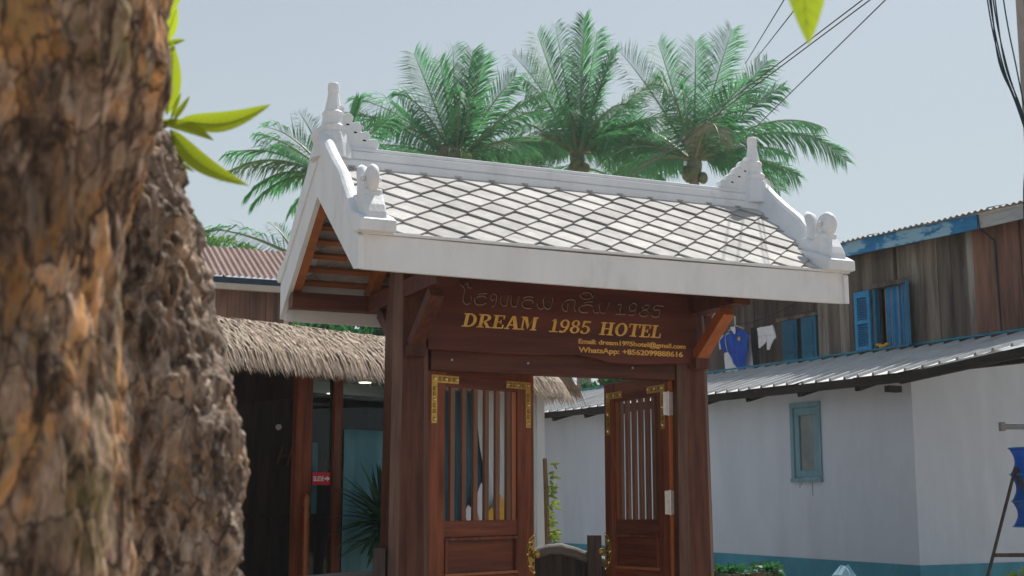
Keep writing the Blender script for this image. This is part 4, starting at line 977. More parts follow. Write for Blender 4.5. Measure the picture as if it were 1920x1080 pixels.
# laundry (local frame of the wooden house)
def hang(name): return empty(name, WMAT @ Vector((0, 1.3, 0)), WR)
def cloth(name, rows, m, parent, y=0.0, amp=.012, wl=9.0, nx=16, thick=.006):
    b = MB()
    rr = []
    for i in range(len(rows) - 1):
        for j in range(4): t = j / 4; rr.append(tuple(rows[i][k] + (rows[i + 1][k] - rows[i][k]) * t for k in range(3)))
    rr.append(rows[-1])
    for z, xa, xb in rr:
        for i in range(nx + 1): t = i / nx; x = xa + (xb - xa) * t; b.v.append((x, y + amp * sin(x * wl * 6 + z * 3) + .5 * amp * sin(x * 31 - z * 9), z))
    for j in range(len(rr) - 1):
        for i in range(nx): a = j * (nx + 1) + i; b.f.append((a, a + 1, a + nx + 2, a + nx + 1)); b.mi.append(0)
    o = b.build(name, m, parent, smooth=True); s = o.modifiers.new('t', 'SOLIDIFY'); s.thickness = thick; return o
sh1 = hang('blue_shirt'); tag(sh1, 'blue polo jersey with white side and sleeve stripe hung out', 'shirt')
cloth('front', [(3.545, -4.30, -4.13), (3.50, -4.40, -4.02), (3.46, -4.44, -3.98), (3.36, -4.40, -4.00), (3.26, -4.37, -4.00), (3.16, -4.31, -4.01), (3.08, -4.24, -4.02), (3.02, -4.20, -4.02)], M['blueshirt'], sh1)
cloth('side_panel', [(3.34, -4.475, -4.40), (3.27, -4.48, -4.372), (3.18, -4.475, -4.33), (3.10, -4.46, -4.255), (3.045, -4.455, -4.205), (3.02, -4.45, -4.205)], M['whitecloth'], sh1, .002)
cloth('sleeve', [(3.50, -4.46, -4.405), (3.43, -4.52, -4.44), (3.34, -4.50, -4.40), (3.27, -4.47, -4.375)], M['blueshirt'], sh1, -.01)
cloth('sleeve_stripe', [(3.505, -4.50, -4.462), (3.43, -4.56, -4.525), (3.32, -4.545, -4.505)], M['whitecloth'], sh1, -.008, nx=4)
cloth('collar', [(3.585, -4.28, -4.20), (3.55, -4.275, -4.18), (3.49, -4.235, -4.19)], M['whitecloth'], sh1, -.022, nx=6)
cloth('badge', [(3.44, -4.13, -4.09), (3.41, -4.135, -4.085), (3.39, -4.12, -4.10)], M['yellow'], sh1, -.03, nx=4, amp=.003)
b = MB(); b.tube([(-4.215, 0, 3.72), (-4.215, 0, 3.60), (-4.36, 0, 3.545)], .006, 6); b.tube([(-4.215, 0, 3.60), (-4.06, 0, 3.545)], .006, 6); b.build('hanger', M['steel'], sh1)
s2 = hang('white_shirt'); tag(s2, 'white garment hanging half hidden behind the blue jersey', 'shirt')
cloth('body', [(3.54, -4.50, -4.20), (3.44, -4.60, -4.0), (3.30, -4.56, -3.935), (3.15, -4.52, -3.915), (3.0, -4.50, -3.91)], M['whitecloth'], s2, .09)
b = MB(); b.tube([(-4.35, .09, 3.74), (-4.35, .09, 3.545)], .006, 6); b.build('hanger', M['steel'], s2)
o = cloth('black_cloth', [(3.54, -3.98, -3.80), (3.3, -3.94, -3.80), (3.0, -3.93, -3.80), (2.95, -3.93, -3.81)], M['blackcloth'], None, .04); o.matrix_world = WMAT @ Matrix.Translation((0, 1.3, 0)); tag(o, 'black cloth hanging between the blue jersey and white shorts', 'cloth')
wsx = hang('white_shorts'); tag(wsx, 'pair of small white shorts with ragged legs on the line', 'shorts')
cloth('waist', [(3.52, -3.80, -3.47), (3.47, -3.79, -3.455), (3.40, -3.78, -3.445)], M['whitecloth'], wsx)
cloth('leg', [(3.40, -3.78, -3.64), (3.34, -3.775, -3.635), (3.28, -3.77, -3.69), (3.262, -3.765, -3.73)], M['whitecloth'], wsx)
cloth('leg', [(3.40, -3.639, -3.445), (3.36, -3.638, -3.44), (3.30, -3.62, -3.53), (3.22, -3.60, -3.555)], M['whitecloth'], wsx)
b = MB(); b.tube([(-5.0, 0, 3.70), (-4.4, 0, 3.615), (-3.9, 0, 3.60), (-3.4, 0, 3.66), (-2.9, 0, 3.78), (-2.36, 0, 3.95)], .005, 6)
o = b.build('clothes_line', M['wire']); o.matrix_world = WMAT @ Matrix.Translation((0, 1.3, 0)); tag(o, 'thin clothes line strung across the dark wooden porch', 'line')

# ------------------------------------------------------------------ brown roofed house far left (same heading as the gate)
fh = empty('brown_house', (-4.35, 20.0, 0), R(23.5)); tag(fh, 'distant brown plank house with rusty corrugated roof behind the thatch', 'house')
b = MB()
xs = -3.4
while xs < 1.3:
    sheet(xs, xs + .8, -.35, 4.80, 1.1, 5.52, .10, .030, 'roof_sheet', M['redroof'], fh); xs += .79
def fp(name, m, boxes, bevel=0.0):
    b = MB()
    for q in boxes: b.box(*q)
    return b.build(name, m, fh, bevel=bevel)
fp('eave_board', M['navy'], [(-3.4, 1.2, -.30, -.26, 4.70, 4.80)]); fp('eave_beam', M['cream'], [(-3.4, 1.25, -.36, -.27, 4.60, 4.697)], .01)
x = -3.4
while x < 1.1:
    w_ = rp_.uniform(.16, .26); fp('plank', M['plankr'], [(x + .003, x + w_ - .003, .0 + jit(.006), .04, 2.0, 4.70)]); x += w_
fp('wall_core', M['plankd'], [(-3.4, 1.1, .05, .2, 0, 4.72)])
for x in (-.95, -.42, -2.0, .75): fp('wall_post', M['cream'], [(x, x + .075, -.05, -.008, 2.0, 4.60)], .006)
fp('lower_wall', M['plankd'], [(-3.4, 1.1, .01, .049, 0, 2.0)])

# ------------------------------------------------------------------ palms
def frond_mesh(phi, depth, L, droop, rs, young=False):
    """rachis from the origin; phi = heading from straight up (screen right positive), depth = tilt towards +y"""
    d0 = Vector((sin(phi) * cos(depth), sin(depth), cos(phi) * cos(depth)))
    n = 16; p = Vector((0, 0, 0)); pts = [p.copy()]; dirs = []; d = d0.copy()
    for i in range(n):
        t = (i + 1) / n; d = (d + Vector((0, 0, -1)) * droop * 2.9 / n * t).normalized(); p = p + d * L / n; pts.append(p.copy()); dirs.append(d.copy())
    dirs.append(d.copy())
    b = MB(); b.tube(pts, [.042 * (1 - .9 * i / n) for i in range(n + 1)], 5, cap=False)
    b.cur = 1
    ref = Vector((rs.uniform(-.35, .35), rs.uniform(-1, -.15), rs.uniform(.2, .8)))
    nl = int(L / .044)
    for k in range(nl):
        t = .10 + .90 * k / nl; fi = t * n; i = min(int(fi), n - 1); c = pts[i].lerp(pts[i + 1], fi - i); dd = dirs[i]
        sd = dd.cross(ref); sd = sd.normalized() if sd.length > .1 else Vector((1, 0, 0)); nn = sd.cross(dd).normalized()
        ll = (.24 + .74 * sin(pi * min(1, (t - .05) * .82 + .10)) ** .8) * min(1, L / 3.0) * rs.uniform(.8, 1.2)
        if t > .9: ll *= .75
        ll *= 1 - .16 * max(0, dd.z) ** 1.5
        for s_ in (-1, 1):
            fw = .50 + .60 * t + .15 * max(0, dd.z) + rs.uniform(-.10, .10)
            v = (sd * s_ * rs.uniform(.85, 1) + dd * fw + nn * rs.uniform(.05, .35)).normalized()
            v = (v + Vector((0, 0, -1)) * .75 * (1 - .85 * abs(dd.z)) * rs.uniform(.6, 1.3)).normalized()
            if young: v = (sd * s_ * .35 + dd).normalized()
            w = .013 * min(1, ll / .5) + .0055; wv = dd.cross(v); wv = (dd * .6 + nn * .5 * s_).normalized()
            m1 = c + v * ll * .5; v2 = (v + Vector((0, 0, -1)) * ((.95 - .65 * max(0, dd.z)) if not young else .1) * rs.uniform(.5, 1.6)).normalized(); e = m1 + v2 * ll * .5
            q = len(b.v); b.v += [tuple(c - wv * w * .6), tuple(c + wv * w * .6), tuple(m1 + wv * w), tuple(m1 - wv * w), tuple(e)]
            b.f += [(q, q + 1, q + 2, q + 3), (q + 3, q + 2, q + 4)]; b.mi += [1, 1]
    return b
def palm(c, label, fronds, fill, seed, nuts=7, trunk=True, fl=(2.2, 3.0), fphi=100):
    rs = random.Random(seed)
    r = empty('palm_tree', (c[0], c[1], 0)); tag(r, label, 'palm tree', 'coconut palms behind the gate roof'); h = c[2]
    if trunk:
        b = MB(); n = 26; pts = [(.25 * sin(i / n * 2.2 + seed) * (1 - i / n) , 0, -.3 + (h + .2) * i / n) for i in range(n + 1)]
        b.tube(pts, [(.24 - .11 * i / n) * (1 + .05 * (i % 2)) for i in range(n + 1)], 12); b.build('trunk', M['palmbark'], r)
    lst = [(R(a), R(dp), L, dr, kind) for a, dp, L, dr, kind in fronds]
    for k in range(fill): lst.append((R(rs.uniform(-fphi, fphi)), R(rs.choice([-1, 1]) * rs.uniform(20, 60)), rs.uniform(*fl), rs.uniform(.3, .9), 0))
    for a, dp, L, dr, kind in lst:
        b = frond_mesh(a, dp, L, dr, rs, young=(kind == 2)); st = Vector((sin(a) * .10, sin(dp) * .1, 0.0))
        o = b.build('frond', [M['rachis'], (M['frond'], M['frondy'], M['frond'], M['frondb'])[kind]], r, loc=(st.x, st.y, h - .1))
    # fibrous crown base and nuts
    b = MB(); b.lathe((0, 0, h - .75), [(.13, 0), (.19, .25), (.22, .5), (.14, .85), (.05, 1.1)], 10); b.build('crown_shaft', M['frondb'], r)
    for k in range(nuts):
        a = rs.uniform(0, 2 * pi); q = MB(); q.sphere((0, 0, 0), .13, 10, 6, (1, 1, 1.2)); q.build('coconut', M['coconut'], r, smooth=True, loc=(cos(a) * .23, sin(a) * .23 - .05, h - .55 + rs.uniform(-.15, .12)))
palm((1.84, 35, 11.05), 'tall middle coconut palm rising above the roof ridge', [(-8, 4, 4.0, .08, 0), (3, -6, 3.9, .06, 0), (9, 8, 3.9, .05, 0), (-16, 0, 3.7, .12, 0), (-24, 6, 3.6, .38, 0), (-52, 0, 3.2, .55, 1), (-80, -5, 3.0, .12, 0), (-62, -50, 2.6, 1.2, 1), (-78, -10, 2.4, .6, 0),
    (17, 0, 3.2, .18, 0), (40, 3, 3.2, .22, 0), (58, -10, 2.3, .3, 0), (55, -5, 3.7, .75, 0), (76, -15, 3.1, .75, 0), (30, -35, 2.6, .9, 0), (-30, -30, 2.8, .5, 0), (20, 40, 3, .5, 0), (-35, 35, 3, .5, 0), (88, 0, 2.7, .8, 0), (-90, 5, 2.7, .8, 0), (64, 12, 3.1, .8, 0), (-66, 12, 3.1, .7, 0)], 6, 1)
palm((4.98, 34, 10.6), 'right hand coconut palm whose longest frond arches past the finial', [(2, 0, 3.4, .06, 0), (15, -4, 3.8, .15, 0), (-13, 5, 3.6, .12, 0), (-28, 0, 3.7, .25, 0), (33, 0, 3.5, .15, 0), (44, -8, 3.1, .25, 0), (54, 0, 3.7, .66, 0), (62, -5, 4.4, .98, 0), (8, -62, 3.4, 1.2, 3),
    (-68, -10, 2.7, .9, 0), (-62, 0, 2.6, .45, 0), (74, -20, 2.6, .55, 0), (24, -30, 2.8, .6, 0), (-20, -30, 2.8, .6, 0), (-40, 25, 2.8, .4, 0), (25, 35, 3, .4, 0), (80, 10, 3.0, .5, 0), (-84, 0, 2.7, .8, 0), (-50, 10, 3.0, .8, 0), (92, -5, 2.5, .7, 0)], 6, 2)
palm((-1.43, 32, 10.05), 'left coconut palm with upright dense fronds beside the finial', [(-2, 0, 3.1, .04, 0), (7, 5, 3.1, .06, 0), (-20, -5, 3.0, .10, 0), (14, -8, 2.8, .12, 0), (-9, 8, 2.9, .08, 0), (-46, 0, 3.1, .42, 0), (-56, -6, 3.2, .40, 0), (-47, -15, 2.1, .05, 2), (28, 0, 2.7, .3, 0), (46, -5, 2.6, .5, 0), (66, 0, 2.4, .4, 0),
    (-30, -30, 2.5, .6, 0), (5, -45, 2.4, .5, 0), (-12, -70, 1.8, 1.3, 3), (20, -72, 1.8, 1.4, 1), (-70, 0, 2.6, .4, 0), (80, 0, 2.8, .8, 0), (56, 10, 3.0, .8, 0), (-84, 5, 2.6, .8, 0)], 6, 3)
palm((-4.05, 28, 8.62), 'leftmost coconut palm partly behind the left gable finial', [(-60, 0, 2.4, .55, 0), (-48, -4, 1.9, .42, 0), (-22, 0, 1.7, .3, 0), (16, 0, 1.9, .06, 2), (-78, -8, 2.0, 1.0, 0), (-68, -15, 2.3, .75, 1), (36, 0, 2.1, .35, 0), (58, 0, 2.0, .5, 0), (-38, 10, 2.1, .5, 0), (-86, 0, 1.9, .9, 0)], 5, 4, fl=(1.5, 1.9))
palm((-4.35, 25.5, 6.35), 'low young palm showing one arched frond above the rusty roof', [(-64, 0, 1.9, .32, 0), (-30, 10, 1.0, .5, 0), (20, 0, 1.2, .5, 0), (60, 0, 1.4, .6, 0), (80, 0, 1.4, .7, 0)], 2, 5, nuts=0, fl=(.9, 1.1), fphi=60)
palm((3.35, 38, 11.0), 'small bright palm low between the two right hand palms', [(-38, 0, 2.2, .4, 0), (-12, 0, 2.2, .2, 2), (10, -10, 2.3, .2, 0), (34, 0, 2.2, .4, 0), (60, 0, 2.2, .6, 0), (-62, 0, 2.2, .6, 0)], 5, 6, nuts=3, fl=(1.6, 2.0), fphi=80)

# ------------------------------------------------------------------ leafy trees behind
def leaf_cloud(name, m, parent, blobs, n, size, rs):
    b = MB()
    for k in range(n):
        cx, cy, cz, r = rs.choice(blobs)
        while True:
            q = Vector((rs.uniform(-1, 1), rs.uniform(-1, 1), rs.uniform(-1, 1)))
            if q.length < 1: break
        q = q.normalized() * (q.length ** .5); c = Vector((cx, cy, cz)) + Vector((q.x * r, q.y * r, q.z * r * .8))
        d = (q + Vector((rs.uniform(-1, 1), rs.uniform(-1, 1), rs.uniform(-1.2, .5)))).normalized(); s = Vector((rs.uniform(-1, 1), rs.uniform(-1, 1), rs.uniform(-.6, .6))); sd = d.cross(s).normalized()
        l_ = size * rs.uniform(.7, 1.3); w = l_ * .26; i = len(b.v)
        b.v += [tuple(c), tuple(c + d * l_ * .5 + sd * w), tuple(c + d * l_), tuple(c + d * l_ * .5 - sd * w)]; b.f.append((i, i + 1, i + 2, i + 3)); b.mi.append(0)
    return b.build(name, m, parent)
def tree(name, loc, label, blobs, n, size, m, limbs, seed, group=None):
    rs = random.Random(seed); r = empty(name, (*loc, 0)); tag(r, label, 'tree', group)
    b = MB()
    for pts, r0, r1 in limbs: b.tube(pts, [r0 + (r1 - r0) * i / (len(pts) - 1) for i in range(len(pts))], 8)
    b.build('trunk', M['twig'], r); leaf_cloud('crown', m, r, blobs, n, size, rs)
tree('leafy_tree', (2.4, 24), 'dark branching leafy tree seen through the gap above the right door leaf', [(-.95, 0, 3.25, .25), (-.5, .1, 3.4, .28), (-.1, .2, 3.95, .3), (.1, 0, 3.55, .36), (.5, 0, 3.7, .45), (1.1, .2, 3.8, .5), (1.7, 0, 3.8, .5), (.4, 0, 4.4, .5)], 2400, .16, M['leafd'],
     [([(-.4, 0, 0), (-.35, 0, 2.2), (-.6, 0, 3.2), (-.9, 0, 4.2)], .12, .05), ([(-.35, 0, 2.4), (-.62, 0, 3.35), (-.35, 0, 3.75), (.05, 0, 4.4)], .09, .04), ([(-.5, 0, 3.6), (-.1, 0, 3.5), (.3, 0, 3.8)], .05, .02), ([(.8, .1, 0), (.85, .1, 2.5), (.8, .1, 4.6)], .13, .07), ([(1.4, .1, 0), (1.35, .1, 4.6)], .12, .07)], 11)
tree('leafy_tree', (-2.6, 17.5), 'dense green tree filling the gap under the back eave above the thatch', [(-.22, .1, 3.52, .24), (.04, .1, 3.5, .36), (.45, 0, 3.35, .50), (.9, .2, 3.4, .55), (1.3, 0, 3.35, .6), (1.8, .2, 3.3, .6), (2.3, 0, 3.2, .6)], 4200, .17, M['leafd'], [([(1.3, 0, 0), (1.35, 0, 1.8), (1.2, 0, 3.3)], .13, .05), ([(1.33, 0, 1.7), (2.1, 0, 3.2)], .08, .03)], 12)
tree('feathery_tree', (-7.4, 30), 'feathery bright green tree top rising behind the rusty roof', [(-.9, 0, 7.6, .45), (-.5, .2, 7.95, .25), (-.1, 0, 7.35, .45), (.45, .2, 7.15, .5), (1.0, 0, 7.05, .35), (-.3, 0, 6.7, .6)], 2600, .12, M['leafl'], [([(0, 0, 0), (0, 0, 4), (-.3, 0, 7.5)], .16, .04), ([(0, 0, 5), (.7, 0, 7.0)], .08, .03)], 13)

# ------------------------------------------------------------------ foreground tree
ft = empty('foreground_tree', (-.95, 2.25, 0)); tag(ft, 'big blurred tree trunk with flaking orange bark close on the left', 'tree')
def bark_tube(axis, nring, nseg, z0, z1, amp, seed, dense, plates, name, m, vst=.45):
    b = MB(); zs = []
    lo, hi = dense
    nz_d = int(nring * .8); nz_o = nring - nz_d
    a = int(nz_o * (lo - z0) / max(1e-6, (lo - z0) + (z1 - hi))); c = nz_o - a
    zs = [z0 + (lo - z0) * i / max(a, 1) for i in range(a)] + [lo + (hi - lo) * i / nz_d for i in range(nz_d)] + [hi + (z1 - hi) * i / max(c, 1) for i in range(c + 1)]
    off = Vector((seed * 7.3, seed * 3.1, seed * 5.7))
    for z in zs:
        x, y, r = axis(z)
        for j in range(nseg):
            th = 2 * pi * j / nseg; p = Vector((x + r * cos(th), y + r * sin(th), z)); q = Vector((p.x, p.y, p.z * vst)) + off
            qw = q + Vector((noise.noise(q * 9), noise.noise(q * 9 + Vector((5, 0, 0))), noise.noise(q * 9 + Vector((0, 9, 0))))) * .05
            dd, _ = noise.voronoi(qw * plates)
            e = min(1, (dd[1] - dd[0]) * 3.0)
            n1 = noise.noise(qw * plates * .5); n2 = noise.noise(q * plates * 2.1); n3 = noise.noise(q * plates * 4.7); n4 = noise.noise(q * plates * 10)
            hgt = (e ** .5 - .7) * .8 + .7 * n1 + .55 * (1 - 2 * abs(n2)) * .7 + .35 * n3 + .2 * n4
            big = .9 * noise.noise(Vector((p.x * 3, p.y * 3, p.z * 1.1)) + off)
            rr = r + amp * hgt + amp * 1.0 * big
            b.v.append((x + rr * cos(th), y + rr * sin(th), z))
    n = nseg
    for i in range(len(zs) - 1):
        for j in range(n): b.f.append((i * n + j, i * n + (j + 1) % n, (i + 1) * n + (j + 1) % n, (i + 1) * n + j)); b.mi.append(0)
    return b.build(name, m, ft, smooth=True)
def interp(tab, z):
    if z <= tab[0][0]: return tab[0][1]
    for (a, p), (c, q) in zip(tab, tab[1:]):
        if z <= c: t = (z - a) / (c - a); t = t * t * (3 - 2 * t); return p + (q - p) * t
    return tab[-1][1]
edge1 = [(0, -.55), (1.0, -.64), (1.32, -.655), (1.475, -.662), (1.75, -.690), (1.94, -.684), (2.03, -.660), (2.10, -.645), (2.18, -.622), (2.33, -.636), (2.8, -.63), (3.4, -.62)]
edge2 = [(0, -.50), (1.0, -.585), (1.28, -.595), (1.41, -.588), (1.56, -.590), (1.67, -.614), (1.76, -.641), (1.88, -.675), (2.01, -.704), (2.16, -.745), (2.21, -.772), (2.27, -.805), (2.34, -.86), (2.6, -.95)]
OX, OY = -.95, 2.25
def ax1(z): r = .30; return (interp(edge1, z) - r - OX, 2.2 - OY, r)
def ax2(z): r = .24; return (interp(edge2, z) - r - OX + .01, 2.74 - OY, r)
bark_tube(ax1, 300, 300, 0, 3.4, .022, 1, (1.2, 2.5), 11, 'trunk', M['bark'], vst=.3)
bark_tube(ax2, 330, 300, 0, 2.62, .030, 2, (1.15, 2.4), 15, 'side_stem', M['bark2'], vst=.5)
# leaves sprouting behind the stem, and a bough running overhead to the hanging leaf
def FL(*p): return (p[0] - OX, p[1] - OY, p[2])
b = MB(); b.tube([FL(-.92, 2.80, 2.22), FL(-.80, 2.80, 2.272), FL(-.757, 2.80, 2.285)], [.012, .009, .005], 8); b.tube([FL(-.80, 2.80, 2.272), FL(-.775, 2.79, 2.245)], [.006, .004], 6)
b.tube([FL(-.86, 2.80, 2.40), FL(-.80, 2.80, 2.50), FL(-.79, 2.8, 2.62)], [.01, .008, .006], 6); b.build('twig', M['twig'], ft)
Y = 2.80
for bs, tp, w, nrm, bend, skew in (
    ((-.752, Y, 2.288), (-.543, Y - .02, 2.318), .026, (.1, -.97, .25), -.0, .13),
    ((-.800, Y, 2.284), (-.665, Y - .05, 2.232), .015, (.1, -.95, .3), -.06, -.05),
    ((-.770, Y - .01, 2.262), (-.578, Y - .06, 2.120), .0225, (.2, -.95, .25), .0, .10),
    ((-.782, Y, 2.300), (-.768, Y - .03, 2.462), .020, (.35, -.9, 0), .0, .03),
    ((-.765, Y, 2.288), (-.737, Y + .02, 2.350), .006, (.2, -1, .1), .0, 0),
    ((-.772, Y, 2.290), (-.752, Y, 2.352), .005, (.4, -1, .1), .0, 0),
    ((-.790, Y, 2.262), (-.752, Y - .03, 2.222), .010, (.2, -.9, .3), .0, 0),
    ((-.770, Y, 2.20), (-.710, Y - .02, 2.162), .006, (.2, -.9, .3), .0, 0),
    ((-.800, Y, 2.535), (-.735, Y - .05, 2.60), .026, (.3, -.9, .2), .0, -.1),
    ((-.795, Y, 2.47), (-.755, Y - .05, 2.535), .014, (.5, -.9, .2), .0, 0),
    ((-.795, Y, 2.465), (-.742, Y - .02, 2.470), .008, (.2, -.9, .2), .0, 0)):
    leaf_mesh('leaf', FL(*bs), FL(*tp), w, M['leafy'], ft, nrm, bend=bend, skew=skew, n=14, rib=True)
b = MB(); b.tube([FL(-.95, 2.2, 3.2), FL(-.5, 2.1, 3.05), FL(.1, 2.02, 2.75), FL(.47, 2.0, 2.50)], [.06, .04, .022, .008], 8); b.build('bough', M['twig'], ft)
leaf_mesh('leaf', FL(.47, 2.0, 2.47), FL(.482, 1.99, 2.172), .047, M['leafy'], ft, (.15, -1, .1), n=14, rib=True)
leaf_mesh('leaf', FL(.46, 2.0, 2.49), FL(.30, 1.98, 2.62), .04, M['leafy'], ft, (.1, -.8, .4), n=10)

# ------------------------------------------------------------------ utility pole and cables
po = empty('utility_pole', (2.605, 6.0, 0)); tag(po, 'grey concrete utility pole at the right edge of the view', 'pole')
b = MB(); b.tube([(0, 0, 0), (0, 0, 3.5), (0, 0, 7.5)], [.135, .118, .10], 14); b.build('shaft', M['concrete'], po, smooth=True)
b = MB(); b.box(-.5, .5, -.05, .05, 5.4, 5.5); b.build('crossarm', M['darktimber'], po, bevel=.006)
def cable(pts, r, name, label, group, m, cat='cable'):
    o = Vector(pts[0]); b = MB(); b.tube([Vector(p) - o for p in pts], r, 6); q = b.build(name, m, smooth=True); q.location = o; tag(q, label, cat, group)
def curve(p, k=6):
    out = []
    for i in range(len(p) - 1):
        q = [Vector(p[max(i - 1, 0)]), Vector(p[i]), Vector(p[i + 1]), Vector(p[min(i + 2, len(p) - 1)])]
        for j in range(k): t = j / k; out.append(.5 * (2 * q[1] + (q[2] - q[0]) * t + (2 * q[0] - 5 * q[1] + 4 * q[2] - q[3]) * t * t + (3 * q[1] - q[0] - 3 * q[2] + q[3]) * t ** 3))
    return out + [Vector(p[-1])]
CB = 'slack cables hanging beside the utility pole'
end = (2.475, 5.9, 3.05)
for k, (x0, xm, lab) in enumerate(((2.334, 2.372, 'outermost slack dark cable drooping beside the utility pole'), (2.345, 2.380, 'second cable from the left in the slack bundle beside the utility pole'), (2.352, 2.365, 'middle cable of the slack bundle beside the utility pole'), (2.362, 2.398, 'second cable from the right in the slack bundle beside the pole'), (2.372, 2.392, 'innermost cable of the slack bundle beside the utility pole'))):
    cable(curve([(x0 - .03, 6.0, 4.6), (x0, 5.98, 3.86), (xm, 5.96, 3.52), (2.428 + .004 * k, 5.94, 3.30), (2.473 + .004 * k, 5.92, 3.08), (2.54, 5.9, 2.7), (2.60, 5.88, 2.2)]), .0034, 'cable', lab or 'thin dark cable in the slack bundle beside the utility pole', CB, M['bluecable'])
cable(curve([(2.38, 6.0, 4.6), (2.413, 5.98, 3.86), (2.442, 5.95, 3.5), (2.462, 5.93, 3.28), (2.478, 5.92, 3.12), (2.56, 5.9, 2.7)]), .0034, 'cable', 'single dark cable hanging between the bundle and the pole', CB, M['bluecable'])
cable(curve([(2.455, 5.87, 4.6), (2.468, 5.87, 3.86), (2.482, 5.87, 3.35), (2.492, 5.87, 3.0), (2.53, 5.87, 2.5)]), .0034, 'cable', 'dark cable running straight down along the pole edge', CB, M['bluecable'])
cable(curve([(2.475, 5.92, 3.10), (2.436, 5.93, 2.92), (2.420, 5.93, 2.6), (2.423, 5.93, 2.3), (2.44, 5.93, 1.9)]), .0036, 'cable', 'loose thin cable dangling below the bundle in front of the plank wall', CB, M['bluecable'])
PW = 'power lines crossing the sky above the palms'
def far(a, b_, ext, sag, lab):
    a = Vector(a); b_ = Vector(b_); s0 = a + (a - b_) * ext; pts = []
    for i in range(25): t = i / 24; p = s0.lerp(b_, t); p.z -= sag * 4 * t * (1 - t) * 0; pts.append(p)
    cable(pts, [.0032 + .0075 * i / 24 for i in range(25)], 'power_line', lab, PW, M['wire'], 'power line')
far((2.302, 8, 4.66), (2.851, 30, 9.032), .2, 0, 'long power line that runs down past the ridge between the palms')
far((2.453, 8, 4.66), (5.4, 30, 9.75), .2, 0, 'lowest power line, ending behind the right finial')
far((1.787, 8, 4.66), (5.7, 30, 11.85), .2, 0, 'steepest power line, leftmost at the top edge')
far((1.86, 8, 4.60), (5.95, 30, 11.95), .2, 0, 'power line passing just behind the hanging leaf')
far((2.312, 8, 4.63), (2.99, 30, 9.06), .2, 0, 'second strand twinned with the long power line')

# ------------------------------------------------------------------ right foreground: stand, net, pots, bag, shrub
sn = empty('metal_stand', (3.12, 8.0, 0)); tag(sn, 'black A-frame metal stand at the lower right edge', 'stand')
def sp(p): return (p[0] - 3.12, p[1] - 8.0, p[2])
b = MB(); b.tube([sp((3.118, 8, 1.62)), sp((2.60, 8, 0))], .0105, 8); b.build('leg', M['blacksteel'], sn)
b = MB(); b.tube([sp((3.118, 8, 1.62)), sp((3.66, 8, 0))], .013, 8); b.build('leg', M['blacksteel'], sn)
b = MB(); b.tube([sp((3.118, 8, 1.62)), sp((3.60, 8.5, 0))], .013, 8); b.build('leg', M['blacksteel'], sn)
b = MB(); b.box(-.165, .38, -.012, .012, 1.074, 1.098); b.build('crossbar', M['blacksteel'], sn)
rl = empty('metal_rail', (3.04, 8.0, 0)); tag(rl, 'short grey metal bracket rail sticking in from the right', 'rail')
b = MB(); b.box(0, .60, -.02, .02, 1.852, 1.888); b.build('bar', M['railgrey'], rl, bevel=.003)
b = MB(); b.box(-.004, .022, -.024, .024, 1.842, 1.896); b.build('end_plate', M['railgrey'], rl)
b = MB(); b.box(.56, .60, -.02, .02, 0, 1.851); b.build('upright', M['fasciagrey'], rl)
nn_ = empty('hanging_net', (3.25, 8.05, 0)); tag(nn_, 'blue tiered hanging net with scalloped sides at the right edge', 'net')
tiers = [1.256, 1.41, 1.575, 1.738]
for k in range(3):
    z0, z1 = tiers[k], tiers[k + 1]; prof = []
    for i in range(9): t = i / 8; prof.append((.140 - .030 * sin(pi * t), z0 + (z1 - z0) * t))
    b = MB(); b.lathe((0, 0, 0), prof, 20); b.build('tier', M['net'], nn_, smooth=True)
for z in tiers:
    b = MB(); b.tube([(.142 * cos(2 * pi * i / 20), .142 * sin(2 * pi * i / 20), z) for i in range(21)], .005, 6); b.build('hoop', M['bluedoor'], nn_)
b = MB(); b.tube([(0, 0, 1.74), (0, -.03, 1.86)], .004, 6); b.build('cord', M['wire'], nn_)
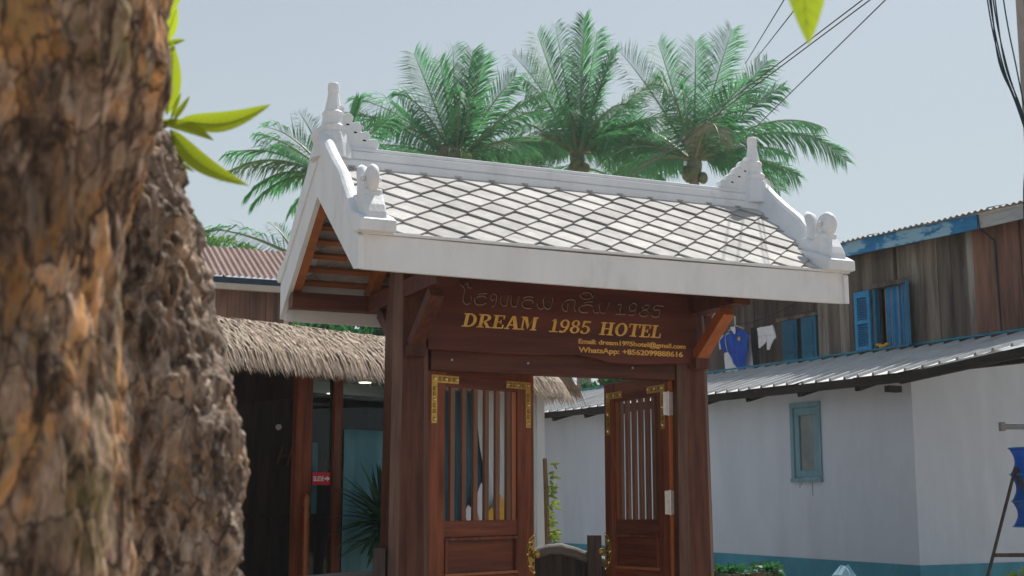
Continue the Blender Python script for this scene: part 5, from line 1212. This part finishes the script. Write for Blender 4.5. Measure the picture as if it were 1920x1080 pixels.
o = cloth('white_towel', [(1.90, 3.172, 3.40), (1.7, 3.168, 3.40), (1.476, 3.15, 3.39)], M['whitecloth'], None, 7.88, amp=.008); tag(o, 'white cloth draped over the metal rail beside the blue net', 'cloth')
def planter(x, y, r_, z, lab, seed):
    p = empty('planter', (x, y, 0)); tag(p, lab, 'planter', 'planters along the turquoise base'); rs = random.Random(seed)
    b = MB(); b.lathe((0, 0, 0), [(r_ * .62, 0), (r_ * .9, z * .75), (r_, z - .05), (r_ * 1.06, z - .045), (r_ * 1.06, z), (r_ * .92, z), (r_ * .9, z - .03)], 20); b.build('pot', M['pot'], p, smooth=False)
    leaf_cloud('foliage', M['leafd'], p, [(rs.uniform(-r_ * .7, r_ * .7), rs.uniform(-r_ * .6, r_ * .6), z + .0, .055) for k in range(10)], 500, .055, rs)
planter(1.825, 11.0, .125, .800, 'left clay planter with low green weeds beside the right post', 21)
planter(2.095, 11.0, .135, .815, 'right clay planter with a paler rim and sparse greenery', 22)
b = MB(); rs = random.Random(9); nseg = 18
for i in range(12):
    z = .84 * i / 11; 
    for j in range(nseg):
        a = 2 * pi * j / nseg; rr = .15 * (1 - .35 * (i / 11) ** 3) * (1 + .16 * sin(3 * a + i) + rs.uniform(-.10, .10)); b.v.append((rr * cos(a) * (1.0 if i < 11 else .5), rr * sin(a) * (1 if i < 11 else .5), z + (.03 * sin(2 * a) if i > 7 else 0)))
for i in range(11):
    for j in range(nseg): b.f.append((i * nseg + j, i * nseg + (j + 1) % nseg, (i + 1) * nseg + (j + 1) % nseg, (i + 1) * nseg + j)); b.mi.append(0)
b.f.append(tuple(range(11 * nseg, 12 * nseg))); b.mi.append(0)
o = b.build('plastic_sack', M['bag']); o.location = (2.80, 11.0, 0); tag(o, 'crumpled pale blue plastic sack against the turquoise base', 'sack')
sb = empty('shrub', (4.28, 11.0, 0)); tag(sb, 'pale green shrub just showing at the lower right corner', 'shrub')
leaf_cloud('foliage', M['vineleaf'], sb, [(jit(.2), jit(.2), .45 + .28 * k / 8, .14) for k in range(9)], 900, .06, random.Random(31))
b = MB(); b.tube([(0, 0, 0), (.02, 0, .5)], [.02, .01], 6); b.build('stem', M['twig'], sb)
